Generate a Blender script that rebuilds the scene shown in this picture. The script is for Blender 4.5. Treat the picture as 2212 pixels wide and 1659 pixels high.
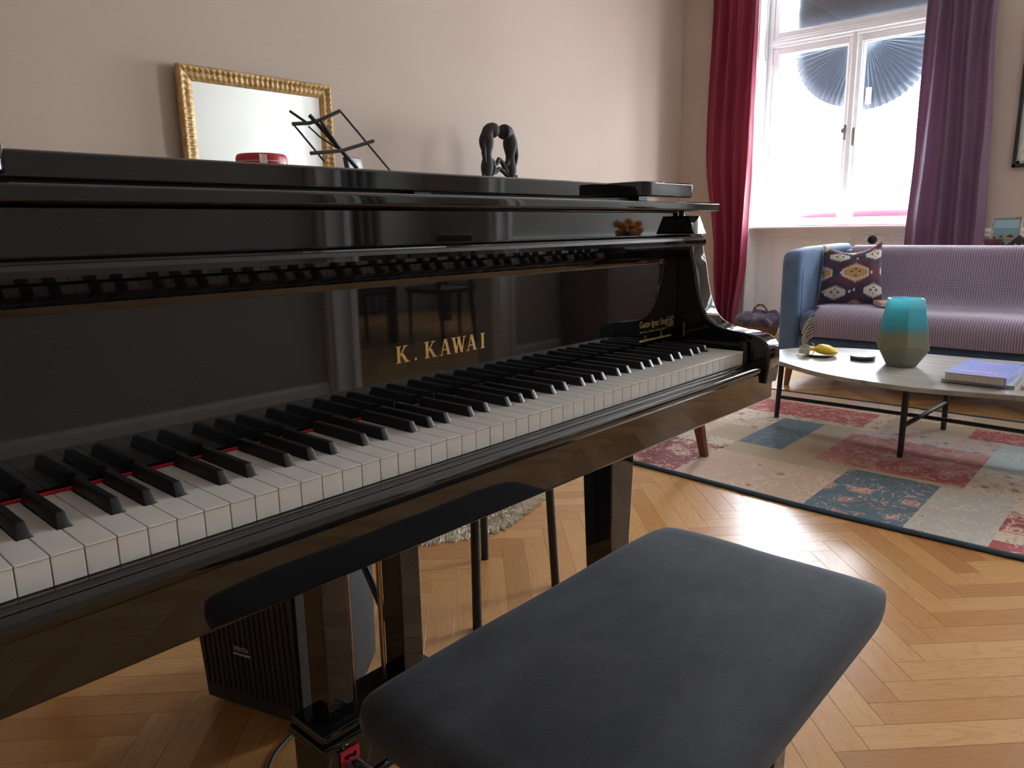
import bpy, bmesh, math, random
from mathutils import Vector, Matrix, noise

random.seed(7)
scene = bpy.context.scene
for o in list(bpy.data.objects):
    bpy.data.objects.remove(o)

# ------------------------------------------------------------------ camera
KH = 0.73
yaw, pit, rol = math.radians(42.24), math.radians(-11.81), math.radians(-0.94)
fw = Vector((math.cos(pit) * math.cos(yaw), math.cos(pit) * math.sin(yaw), math.sin(pit)))
rt = fw.cross(Vector((0, 0, 1))).normalized()
up = rt.cross(fw)
rt, up = rt * math.cos(rol) + up * math.sin(rol), -rt * math.sin(rol) + up * math.cos(rol)
cam_d = bpy.data.cameras.new('camera')
cam = bpy.data.objects.new('camera', cam_d)
scene.collection.objects.link(cam)
CAM = Vector((-0.0783, -0.5989, KH + 0.2306))
cam.matrix_world = Matrix(((rt.x, up.x, -fw.x, CAM.x), (rt.y, up.y, -fw.y, CAM.y), (rt.z, up.z, -fw.z, CAM.z), (0, 0, 0, 1)))
cam_d.sensor_fit = 'HORIZONTAL'
cam_d.sensor_width = 36.0
cam_d.lens = 1607.555 / 2212 * 36.0
cam_d.clip_start = 0.02
scene.camera = cam

# ------------------------------------------------------------------ world and daylight
world = bpy.data.worlds.new('sky')
scene.world = world
world.use_nodes = True
bg = world.node_tree.nodes['Background']
bg.inputs['Color'].default_value = (0.90, 0.95, 1.0, 1)
bg.inputs['Strength'].default_value = 6.0


def daylight(name, y, z, sy, sz, power):
    d = bpy.data.lights.new(name, 'AREA')
    d.shape = 'RECTANGLE'
    d.size = sz
    d.size_y = sy
    d.energy = power
    d.color = (0.82, 0.91, 1.0)
    o = bpy.data.objects.new(name, d)
    o.location = (7.6, y, z)
    o.rotation_euler = (0, math.radians(90), 0)
    scene.collection.objects.link(o)


daylight('daylight_sofa_window', 1.6, 2.1, 2.2, 2.9, 480)
daylight('window_right_offscreen', -1.45, 2.1, 2.2, 2.9, 380)
daylight('window_dining_offscreen', -4.5, 2.1, 2.2, 2.9, 480)

scene.view_settings.view_transform = 'Standard'
scene.view_settings.look = 'None'
scene.view_settings.gamma = 1.0
scene.view_settings.use_curve_mapping = False
scene.view_settings.exposure = 0.86

# ------------------------------------------------------------------ helpers
COL = scene.collection


def lin(r, g, b):
    def f(c):
        c /= 255.0
        return c / 12.92 if c <= 0.04045 else ((c + 0.055) / 1.055) ** 2.4
    return (f(r), f(g), f(b), 1.0)


def wm(o):
    m = o.matrix_basis.copy()
    if o.parent:
        m = wm(o.parent) @ o.matrix_parent_inverse @ m
    return m


def attach(o, parent, local=False):
    if parent is not None:
        o.parent = parent
        if not local:
            o.matrix_parent_inverse = wm(parent).inverted()
    return o


def tag(o, label=None, cat=None, group=None, kind=None):
    if label:
        o['label'] = label
    if cat:
        o['category'] = cat
    if group:
        o['group'] = group
    if kind:
        o['kind'] = kind
    return o


def thing(name, label, cat, loc=(0, 0, 0), rz=0.0, group=None):
    o = bpy.data.objects.new(name, None)
    o.empty_display_size = 0.1
    o.location = loc
    o.rotation_euler = (0, 0, rz)
    COL.objects.link(o)
    return tag(o, label, cat, group)


def newobj(name, me, m, parent=None, local=False):
    o = bpy.data.objects.new(name, me)
    if m is not None and not me.materials:
        me.materials.append(m)
    COL.objects.link(o)
    attach(o, parent, local)
    return o


def from_bm(name, bm, m, parent=None, local=False, smooth=None, wn=False):
    bmesh.ops.recalc_face_normals(bm, faces=bm.faces)
    me = bpy.data.meshes.new(name)
    bm.to_mesh(me)
    bm.free()
    o = newobj(name, me, m, parent, local)
    if smooth is not None:
        shade(me, smooth)
        if wn:
            md = o.modifiers.new('weighted_normals', 'WEIGHTED_NORMAL')
            md.keep_sharp = True
            md.weight = 100
            md.thresh = 0.01
    return o


def shade(me, angle=40):
    me.polygons.foreach_set('use_smooth', [True] * len(me.polygons))
    if angle < 179:
        try:
            me.set_sharp_from_angle(angle=math.radians(angle))
        except Exception:
            pass


def bm_box(bm, x0, x1, y0, y1, z0, z1, bev=0.0, seg=2):
    r = bmesh.ops.create_cube(bm, size=1.0)
    vs = r['verts']
    for v in vs:
        v.co = Vector(((x0 + x1) / 2 + v.co.x * (x1 - x0), (y0 + y1) / 2 + v.co.y * (y1 - y0), (z0 + z1) / 2 + v.co.z * (z1 - z0)))
    if bev > 0:
        es = list({e for v in vs for e in v.link_edges})
        bmesh.ops.bevel(bm, geom=es, offset=bev, segments=seg, profile=0.5, affect='EDGES')


def box(name, x0, x1, y0, y1, z0, z1, m, parent=None, bev=0.0, seg=2, local=False):
    bm = bmesh.new()
    bm_box(bm, x0, x1, y0, y1, z0, z1, bev, seg)
    return from_bm(name, bm, m, parent, local, 46 if bev else None, bool(bev))


def bm_prism(bm, pts, fn, h0, h1, bev=0.0, seg=2):
    """pts: 2D outline, fn(a, b, h) -> world coordinates."""
    n = len(pts)
    lo = [bm.verts.new(fn(a, b, h0)) for a, b in pts]
    hi = [bm.verts.new(fn(a, b, h1)) for a, b in pts]
    fs = [bm.faces.new(lo), bm.faces.new(hi)]
    for i in range(n):
        j = (i + 1) % n
        fs.append(bm.faces.new((lo[i], lo[j], hi[j], hi[i])))
    bmesh.ops.recalc_face_normals(bm, faces=fs)
    if bev > 0:
        es = list(set(list(fs[0].edges) + list(fs[1].edges)))
        bmesh.ops.bevel(bm, geom=es, offset=bev, segments=seg, profile=0.5, affect='EDGES')


def prism(name, pts, axis, h0, h1, m, parent=None, bev=0.0, seg=2, local=False, ang=35):
    fn = {'x': lambda a, b, h: (h, a, b), 'y': lambda a, b, h: (a, h, b), 'z': lambda a, b, h: (a, b, h)}[axis]
    bm = bmesh.new()
    bm_prism(bm, pts, fn, h0, h1, bev, seg)
    return from_bm(name, bm, m, parent, local, max(ang, 46) if bev else ang, bool(bev))


def bm_tube(bm, path, rad, seg=8, cap=True, flat=1.0):
    path = [Vector(p) for p in path]
    n = len(path)
    rads = rad if isinstance(rad, (list, tuple)) else [rad] * n
    rings = []
    t0 = (path[1] - path[0]).normalized()
    ref = Vector((0, 0, 1)) if abs(t0.z) < 0.9 else Vector((1, 0, 0))
    u = t0.cross(ref).normalized()
    for i in range(n):
        t = (path[min(i + 1, n - 1)] - path[max(i - 1, 0)]).normalized()
        u = (u - t * u.dot(t)).normalized()
        v = t.cross(u)
        rings.append([bm.verts.new(path[i] + (u * math.cos(2 * math.pi * k / seg) + v * math.sin(2 * math.pi * k / seg) * flat) * rads[i]) for k in range(seg)])
    for i in range(n - 1):
        for k in range(seg):
            j = (k + 1) % seg
            bm.faces.new((rings[i][k], rings[i][j], rings[i + 1][j], rings[i + 1][k]))
    if cap:
        bm.faces.new(rings[0][::-1])
        bm.faces.new(rings[-1])


def tube(name, path, rad, m, parent=None, seg=8, local=False, flat=1.0):
    bm = bmesh.new()
    bm_tube(bm, path, rad, seg, True, flat)
    return from_bm(name, bm, m, parent, local, 50)


def lathe(name, prof, c, m, parent=None, seg=32, local=False, ang=40):
    bm = bmesh.new()
    rings = []
    for r, z in prof:
        if r < 1e-6:
            rings.append([bm.verts.new((c[0], c[1], c[2] + z))])
        else:
            rings.append([bm.verts.new((c[0] + r * math.cos(2 * math.pi * k / seg), c[1] + r * math.sin(2 * math.pi * k / seg), c[2] + z)) for k in range(seg)])
    for a, b in zip(rings, rings[1:]):
        if len(a) == 1 and len(b) == 1:
            continue
        for k in range(seg):
            j = (k + 1) % seg
            if len(a) == 1:
                bm.faces.new((a[0], b[j], b[k]))
            elif len(b) == 1:
                bm.faces.new((a[k], a[j], b[0]))
            else:
                bm.faces.new((a[k], a[j], b[j], b[k]))
    return from_bm(name, bm, m, parent, local, ang)


def grid_surf(name, nu, nv, fn, m, parent=None, local=False, thick=0.0, uv=True, ang=180):
    """fn(u, v) -> point, u and v in 0..1."""
    vs = [fn(i / nu, j / nv) for j in range(nv + 1) for i in range(nu + 1)]
    fs = [(j * (nu + 1) + i, j * (nu + 1) + i + 1, (j + 1) * (nu + 1) + i + 1, (j + 1) * (nu + 1) + i) for j in range(nv) for i in range(nu)]
    me = bpy.data.meshes.new(name)
    me.from_pydata([tuple(v) for v in vs], [], fs)
    if uv:
        l = me.uv_layers.new(name='UVMap')
        for p in me.polygons:
            for li in p.loop_indices:
                vi = me.loops[li].vertex_index
                l.data[li].uv = ((vi % (nu + 1)) / nu, (vi // (nu + 1)) / nv)
    shade(me, ang)
    o = newobj(name, me, m, parent, local)
    if thick:
        md = o.modifiers.new('solid', 'SOLIDIFY')
        md.thickness = thick
        md.offset = 0
    return o


def smooth_closed(pts, n=4):
    out = []
    k = len(pts)
    for i in range(k):
        p0, p1, p2, p3 = [Vector(pts[(i + d) % k]) for d in (-1, 0, 1, 2)]
        for s in range(n):
            t = s / n
            out.append(tuple(0.5 * ((2 * p1) + (p2 - p0) * t + (2 * p0 - 5 * p1 + 4 * p2 - p3) * t * t + (3 * p1 - p0 - 3 * p2 + p3) * t ** 3)))
    return out


def smooth_open(pts, n=6):
    out = []
    k = len(pts)
    for i in range(k - 1):
        p0, p1, p2, p3 = [Vector(pts[max(0, min(k - 1, i + d))]) for d in (-1, 0, 1, 2)]
        for s in range(n):
            t = s / n
            out.append(tuple(0.5 * ((2 * p1) + (p2 - p0) * t + (2 * p0 - 5 * p1 + 4 * p2 - p3) * t * t + (3 * p1 - p0 - 3 * p2 + p3) * t ** 3)))
    out.append(tuple(pts[-1]))
    return out


def round_rect(x0, x1, y0, y1, r, n=6):
    out = []
    for cx, cy, a in ((x1 - r, y1 - r, 0), (x0 + r, y1 - r, 90), (x0 + r, y0 + r, 180), (x1 - r, y0 + r, 270)):
        for k in range(n + 1):
            t = math.radians(a + 90 * k / n)
            out.append((cx + r * math.cos(t), cy + r * math.sin(t)))
    return out


def text_mesh(body, size, extrude=0.0, bold=0.0):
    cu = bpy.data.curves.new('lettering', 'FONT')
    cu.body = body
    cu.size = size
    cu.extrude = extrude
    cu.offset = bold
    cu.resolution_u = 3
    o = bpy.data.objects.new('tmp', cu)
    COL.objects.link(o)
    bpy.context.view_layer.update()
    me = bpy.data.meshes.new_from_object(o.evaluated_get(bpy.context.evaluated_depsgraph_get()))
    bpy.data.objects.remove(o)
    bpy.data.curves.remove(cu)
    return me


def put_text(name, body, width, height, origin, du, dv, m, parent=None, extrude=0.0004, bold=0.0):
    """flat lettering fitted to width x height, lower-left at origin, along du (right) and dv (up)."""
    me = text_mesh(body, 1.0, 0.0, bold)
    xs = [v.co.x for v in me.vertices]
    ys = [v.co.y for v in me.vertices]
    du = Vector(du).normalized()
    dv = Vector(dv).normalized()
    nn = du.cross(dv)
    for v in me.vertices:
        a = (v.co.x - min(xs)) / (max(xs) - min(xs)) * width
        b = (v.co.y - min(ys)) / (max(ys) - min(ys)) * height
        v.co = Vector(origin) + du * a + dv * b + nn * extrude
    me.materials.clear()
    return newobj(name, me, m, parent)


# ------------------------------------------------------------------ materials
def principled(name, color=(0.5, 0.5, 0.5, 1), rough=0.5, metal=0.0, ior=1.5, coat=0.0, sheen=0.0, trans=0.0):
    m = bpy.data.materials.new(name)
    m.use_nodes = True
    b = m.node_tree.nodes['Principled BSDF']
    b.inputs['Base Color'].default_value = color
    b.inputs['Roughness'].default_value = rough
    b.inputs['Metallic'].default_value = metal
    b.inputs['IOR'].default_value = ior
    b.inputs['Coat Weight'].default_value = coat
    b.inputs['Sheen Weight'].default_value = sheen
    b.inputs['Transmission Weight'].default_value = trans
    return m


class NT:
    def __init__(s, m):
        s.m = m
        s.t = m.node_tree
        s.b = s.t.nodes['Principled BSDF']

    def n(s, typ, **kw):
        nd = s.t.nodes.new(typ)
        for k, v in kw.items():
            if k in nd.inputs:
                nd.inputs[k].default_value = v
            else:
                setattr(nd, k, v)
        return nd

    def l(s, a, b):
        s.t.links.new(a, b)

    def math(s, op, a, b=0.0, c=0.0):
        nd = s.t.nodes.new('ShaderNodeMath')
        nd.operation = op
        for i, v in enumerate((a, b, c)):
            if isinstance(v, (int, float)):
                nd.inputs[i].default_value = v
            else:
                s.l(v, nd.inputs[i])
        return nd.outputs[0]

    def mix(s, f, a, b):
        nd = s.t.nodes.new('ShaderNodeMix')
        nd.data_type = 'RGBA'
        for sock, v in ((nd.inputs[0], f), (nd.inputs[6], a), (nd.inputs[7], b)):
            if isinstance(v, (int, float, tuple)):
                sock.default_value = v
            else:
                s.l(v, sock)
        return nd.outputs[2]

    def ramp(s, f, stops):
        nd = s.t.nodes.new('ShaderNodeValToRGB')
        e = nd.color_ramp.elements
        while len(e) < len(stops):
            e.new(0.5)
        for i, (p, c) in enumerate(stops):
            e[i].position = p
            e[i].color = c if len(c) == 4 else (*c, 1)
        s.l(f, nd.inputs[0])
        return nd.outputs[0]

    def coord(s, kind='Object'):
        return s.n('ShaderNodeTexCoord').outputs[kind]

    def mapping(s, vec, scale=(1, 1, 1), rot=(0, 0, 0), loc=(0, 0, 0)):
        nd = s.n('ShaderNodeMapping')
        nd.inputs['Scale'].default_value = scale
        nd.inputs['Rotation'].default_value = rot
        nd.inputs['Location'].default_value = loc
        s.l(vec, nd.inputs['Vector'])
        return nd.outputs[0]

    def noise(s, vec, scale=5.0, detail=3.0, rough=0.5, dist=0.0, color=False):
        nd = s.n('ShaderNodeTexNoise')
        nd.inputs['Scale'].default_value = scale
        nd.inputs['Detail'].default_value = detail
        nd.inputs['Roughness'].default_value = rough
        nd.inputs['Distortion'].default_value = dist
        s.l(vec, nd.inputs['Vector'])
        return nd.outputs['Color' if color else 0]

    def bump(s, h, strength=0.2, dist=0.002):
        nd = s.n('ShaderNodeBump')
        nd.inputs['Strength'].default_value = strength
        nd.inputs['Distance'].default_value = dist
        s.l(h, nd.inputs['Height'])
        s.l(nd.outputs[0], s.b.inputs['Normal'])


def varied(name, c1, c2, scale=6.0, rough=0.6, bump=0.0, bscale=60.0, **kw):
    m = principled(name, c1, rough, **kw)
    t = NT(m)
    co = t.coord()
    t.l(t.ramp(t.noise(co, scale, 4), [(0.35, c1), (0.65, c2)]), t.b.inputs['Base Color'])
    if bump:
        t.bump(t.noise(co, bscale, 3), bump)
    return m


M = {}
M['wall'] = varied('wall_paint_rose', lin(189, 173, 159), lin(185, 169, 155), 1.4, 0.85, 0.05, 90)
M['wall_white'] = varied('wall_paint_white', lin(190, 187, 180), lin(185, 182, 175), 1.5, 0.85, 0.04, 90)
M['ceiling'] = varied('ceiling_paint', lin(243, 242, 239), lin(240, 239, 236), 1.5, 0.9)
M['white_trim'] = varied('white_lacquer', lin(247, 249, 250), lin(244, 246, 247), 3, 0.35)
M['black_gloss'] = varied('piano_polyester_black', (0.006, 0.006, 0.0065, 1), (0.008, 0.008, 0.0085, 1), 3, 0.03, ior=1.6)
M['black_satin'] = varied('black_satin', (0.010, 0.010, 0.011, 1), (0.014, 0.014, 0.015, 1), 8, 0.38)
M['white_key'] = varied('ivory_white_key', lin(222, 217, 210), lin(217, 211, 203), 20, 0.28)
M['black_key'] = varied('ebony_black_key', (0.011, 0.011, 0.012, 1), (0.016, 0.016, 0.017, 1), 60, 0.36, 0.03, 300)
M['red_felt'] = varied('red_felt', lin(188, 24, 44), lin(170, 18, 38), 60, 0.95)
M['gold'] = varied('brass_inlay', lin(220, 188, 124), lin(196, 158, 94), 30, 0.3, metal=0.45)
M['rod'] = varied('bronze_rod', lin(176, 160, 138), lin(150, 132, 108), 30, 0.2, metal=1.0)
M['gold_print'] = varied('gold_print', lin(214, 190, 128), lin(200, 176, 112), 60, 0.45, metal=0.3)
M['chrome'] = varied('chrome', (0.75, 0.75, 0.74, 1), (0.7, 0.7, 0.69, 1), 20, 0.14, metal=1.0)
M['gold_leaf'] = varied('gold_leaf_frame', lin(206, 172, 116), lin(174, 136, 82), 26, 0.45, 0.2, 60, metal=0.25)
M['black_metal'] = varied('black_powder_coat', (0.012, 0.013, 0.014, 1), (0.018, 0.019, 0.020, 1), 30, 0.5)
M['black_plastic'] = varied('black_plastic', (0.012, 0.012, 0.013, 1), (0.017, 0.017, 0.018, 1), 40, 0.5)
M['grey_plastic'] = varied('anthracite_plastic', lin(64, 65, 67), lin(58, 59, 61), 60, 0.6, 0.04, 400)
M['dark_wood'] = varied('dark_stained_wood', lin(52, 40, 36), lin(38, 29, 27), 9, 0.5, 0.1, 40)
M['brown_wood'] = varied('walnut_wood', lin(120, 76, 52), lin(98, 60, 40), 10, 0.45, 0.05, 60)
M['sofa_wood'] = varied('sofa_leg_wood', lin(150, 110, 76), lin(128, 92, 62), 12, 0.5)
M['mirror'] = principled('mirror_silver', (0.8, 0.81, 0.8, 1), 0.01, metal=1.0)
M['paper'] = varied('page_paper', lin(220, 212, 196), lin(206, 196, 178), 90, 0.8)
M['string'] = varied('cream_yarn', lin(206, 192, 176), lin(190, 172, 156), 60, 0.95)
M['sofa'] = varied('slate_blue_fabric', lin(94, 120, 154), lin(84, 108, 142), 14, 0.85, 0.15, 500, sheen=0.25)
M['steel_grey'] = varied('grey_metal', lin(150, 150, 146), lin(130, 130, 126), 30, 0.4, metal=0.2)


def make_velvet():
    m = principled('bench_velvet', (0.014, 0.014, 0.017, 1), 0.85, sheen=0.10)
    t = NT(m)
    co = t.coord()
    t.b.inputs['Sheen Roughness'].default_value = 0.45
    t.b.inputs['Sheen Tint'].default_value = (0.75, 0.8, 0.95, 1)
    n = t.noise(t.mapping(co, (1, 1.6, 1)), 7, 4, 0.6, 0.4)
    t.l(t.ramp(n, [(0.36, (0.010, 0.011, 0.013, 1)), (0.66, (0.030, 0.032, 0.038, 1))]), t.b.inputs['Base Color'])
    t.bump(t.noise(co, 420, 2), 0.25, 0.001)
    return m


M['velvet'] = make_velvet()


def make_oak():
    m = principled('oak_parquet', lin(205, 150, 92), 0.26)
    t = NT(m)
    uv = t.coord('UV')
    rnd = t.math('FRACT', t.math('ADD', t.n('ShaderNodeObjectInfo').outputs['Random'], t.n('ShaderNodeNewGeometry').outputs['Random Per Island']))
    off = t.n('ShaderNodeCombineXYZ')
    t.l(t.math('MULTIPLY', rnd, 37.0), off.inputs[0])
    t.l(t.math('MULTIPLY', rnd, 11.0), off.inputs[1])
    add = t.n('ShaderNodeVectorMath', operation='ADD')
    t.l(uv, add.inputs[0])
    t.l(off.outputs[0], add.inputs[1])
    v = add.outputs[0]
    fine = t.noise(t.mapping(v, (2.2, 70, 1)), 4, 5, 0.6)
    warp = t.noise(t.mapping(v, (1.6, 9, 1)), 2.2, 3, 0.5, 1.2)
    rings = t.math('SINE', t.math('MULTIPLY', warp, 46.0))
    base = t.ramp(rnd, [(0.0, lin(178, 124, 70)), (0.3, lin(196, 142, 84)), (0.6, lin(206, 154, 96)), (1.0, lin(216, 168, 110))])
    c = t.mix(t.math('MULTIPLY', t.math('GREATER_THAN', rings, 0.72), 0.16), base, lin(140, 88, 44))
    c = t.mix(t.math('MULTIPLY', t.ramp(fine, [(0.45, (0, 0, 0)), (0.7, (1, 1, 1))]), 0.28), c, lin(150, 98, 52))
    big = t.noise(t.coord('Object'), 1.3, 2)
    c = t.mix(t.math('MULTIPLY', big, 0.10), c, lin(220, 150, 90))
    t.l(c, t.b.inputs['Base Color'])
    t.l(t.math('ADD', t.math('MULTIPLY', fine, 0.10), 0.20), t.b.inputs['Roughness'])
    t.bump(fine, 0.05, 0.001)
    return m


M['oak'] = make_oak()

# ------------------------------------------------------------------ room shell
XW = 6.30      # window wall
YW = 3.04      # wall behind the piano
YR = -2.60     # wall facing the piano
XB = -2.40     # wall at the keyboard's bass end
YD = -6.20     # far wall of the dining room
HC = 3.45


def struct(o):
    o['kind'] = 'structure'
    return o


# floor with herringbone oak strips
floor = struct(box('floor', XB - 0.2, XW + 0.35, YD - 0.2, YW + 0.2, -0.14, -0.012, varied('floor_underlay', lin(70, 46, 26), lin(60, 40, 22), 4, 0.8)))
PW, PL = 0.0677, 0.5125
S2 = math.sqrt(0.5)
T0 = Vector((1.287 - (PW + PL) * S2, 0.867 - (PW + PL) * S2))


def hb_world(a, b):
    return Vector((T0.x + (a + b) * S2, T0.y + (b - a) * S2))


def plank_mesh(vertical):
    g = 0.00015
    ch = 0.0006
    lx, ly = (PW, PL) if vertical else (PL, PW)
    def rect(e, z):
        return [(*(hb_world(a, b) - T0), z) for a, b in ((-lx / 2 + e, -ly / 2 + e), (lx / 2 - e, -ly / 2 + e), (lx / 2 - e, ly / 2 - e), (-lx / 2 + e, ly / 2 - e))]
    vs = rect(g, -0.012) + rect(g, -ch * 0.8) + rect(g + ch, 0.0)
    fs = [(8, 9, 10, 11)]
    for k in (0, 4):
        for i in range(4):
            j = (i + 1) % 4
            fs.append((k + i, k + j, k + 4 + j, k + 4 + i))
    return vs, fs


def add_uv(me, vertical_of_vert, center_of_vert):
    l = me.uv_layers.new(name='UVMap')
    for lp in me.loops:
        co = me.vertices[lp.vertex_index].co
        c = center_of_vert(lp.vertex_index)
        d = Vector((co.x - c[0], co.y - c[1]))
        a, b = (d.x - d.y) * S2, (d.x + d.y) * S2
        l.data[lp.index].uv = (b, a) if vertical_of_vert(lp.vertex_index) else (a, b)


pm = {}
for vert in (False, True):
    vs, fs = plank_mesh(vert)
    me = bpy.data.meshes.new('plank')
    me.from_pydata(vs, [], fs)
    add_uv(me, lambda i, v=vert: v, lambda i: (0, 0))
    me.materials.append(M['oak'])
    pm[vert] = me


def view_rank(p):
    d = Vector((p.x, p.y, 0)) - CAM
    z = d.dot(fw)
    if z < 0.2:
        return None
    px = 1106 + 1607.5 * d.dot(rt) / z
    py = 829.5 - 1607.5 * d.dot(up) / z
    if -120 < px < 2330 and 300 < py < 1900:
        if 2.75 < p.x < 3.9 and -1.0 < p.y < 0.95:
            return None
        return d.length
    return None


cand = []
for i in range(-140, 160):
    for j in range(-14, 16):
        for vert in (False, True):
            a = i * PW - j * PL + (PW / 2 if vert else PL / 2)
            b = i * PW + j * PL + (PW + PL / 2 if vert else PW / 2)
            p = hb_world(a, b)
            if XB + 0.25 < p.x < XW + 0.25 and YD + 0.2 < p.y < YW - 0.2:
                cand.append((p, vert, view_rank(p)))
vis = sorted([c for c in cand if c[2] is not None], key=lambda c: c[2])[:300]
vis_ids = {id(c) for c in vis}
for p, vert, r in vis:
    o = bpy.data.objects.new('plank', pm[vert])
    o.location = (p.x, p.y, 0)
    COL.objects.link(o)
    attach(o, floor)
    o.location = (p.x, p.y, 0)
V, Fc, cen, ver = [], [], [], []
for c in cand:
    if id(c) in vis_ids:
        continue
    p, vert, r = c
    vs, fs = plank_mesh(vert)
    k = len(V)
    V += [(x + p.x, y + p.y, z) for x, y, z in vs]
    Fc += [tuple(q + k for q in f) for f in fs]
    cen += [(p.x, p.y)] * len(vs)
    ver += [vert] * len(vs)
me = bpy.data.meshes.new('plank_field')
me.from_pydata(V, [], Fc)
add_uv(me, lambda i: ver[i], lambda i: cen[i])
pf = newobj('plank_field', me, M['oak'], floor)
pf['kind'] = 'stuff'

struct(box('ceiling', XB - 0.2, XW + 0.35, YD - 0.2, YW + 0.2, HC, HC + 0.12, M['ceiling']))
struct(box('wall_left', XB - 0.2, XW + 0.35, YW, YW + 0.18, -0.012, HC, M['wall']))
struct(box('wall_near', XB - 0.2, XB, YD - 0.2, YW, -0.012, HC, M['wall']))
struct(box('wall_dining', XB, XW + 0.35, YD - 0.2, YD, -0.012, HC, M['wall_white']))
DX0, DX1, DZ = 2.45, 3.60, 2.55
bm = bmesh.new()
bm_box(bm, XB, DX0, YR - 0.16, YR, -0.012, HC)
bm_box(bm, DX1, XW, YR - 0.16, YR, -0.012, HC)
bm_box(bm, DX0, DX1, YR - 0.16, YR, DZ, HC)
struct(from_bm('wall_right', bm, M['wall_white']))
# door casing
dc = thing('door_1', None, None, (DX0, YR, 0))
struct(dc)
for x0, x1 in ((DX0 - 0.20, DX0 + 0.01), (DX1 - 0.01, DX1 + 0.20)):
    box('casing', x0, x1, YR - 0.005, YR + 0.035, 0, DZ + 0.2, M['white_trim'], dc, 0.008)
    box('casing_bead', x0 + 0.03, x0 + 0.06, YR + 0.03, YR + 0.05, 0, DZ + 0.17, M['white_trim'], dc, 0.006)
    box('casing_bead', x1 - 0.06, x1 - 0.03, YR + 0.03, YR + 0.05, 0, DZ + 0.17, M['white_trim'], dc, 0.006)
box('casing_head', DX0 - 0.20, DX1 + 0.20, YR - 0.005, YR + 0.04, DZ, DZ + 0.2, M['white_trim'], dc, 0.008)

# window wall with three openings and niches down to the floor
WINS = [(0.90, 2.36), (-2.15, -0.72), (-5.2, -3.8)]
WT = 3.12
bm = bmesh.new()
edges = [YD] + [v for w in sorted(WINS) for v in w] + [YW]
for k in range(0, len(edges), 2):
    bm_box(bm, XW, XW + 0.34, edges[k], edges[k + 1], -0.012, HC)
for y0, y1 in WINS:
    bm_box(bm, XW, XW + 0.34, y0, y1, WT, HC)
struct(from_bm('wall_far', bm, M['wall']))


def pane_mat():
    m = bpy.data.materials.new('window_glass')
    m.use_nodes = True
    nt = m.node_tree
    nt.nodes.clear()
    out = nt.nodes.new('ShaderNodeOutputMaterial')
    tr = nt.nodes.new('ShaderNodeBsdfTransparent')
    gl = nt.nodes.new('ShaderNodeBsdfGlossy')
    gl.inputs['Roughness'].default_value = 0.02
    mx = nt.nodes.new('ShaderNodeMixShader')
    mx.inputs[0].default_value = 0.07
    nt.links.new(tr.outputs[0], mx.inputs[1])
    nt.links.new(gl.outputs[0], mx.inputs[2])
    nt.links.new(mx.outputs[0], out.inputs[0])
    return m


M['glass'] = pane_mat()


def rect_frame(bm, x0, x1, ya, yb, za, zb, w, bev=0.004):
    bm_box(bm, x0, x1, ya, ya + w, za, zb, bev, 1)
    bm_box(bm, x0, x1, yb - w, yb, za, zb, bev, 1)
    bm_box(bm, x0, x1, ya + w, yb - w, za, za + w, bev, 1)
    bm_box(bm, x0, x1, ya + w, yb - w, zb - w, zb, bev, 1)


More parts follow.
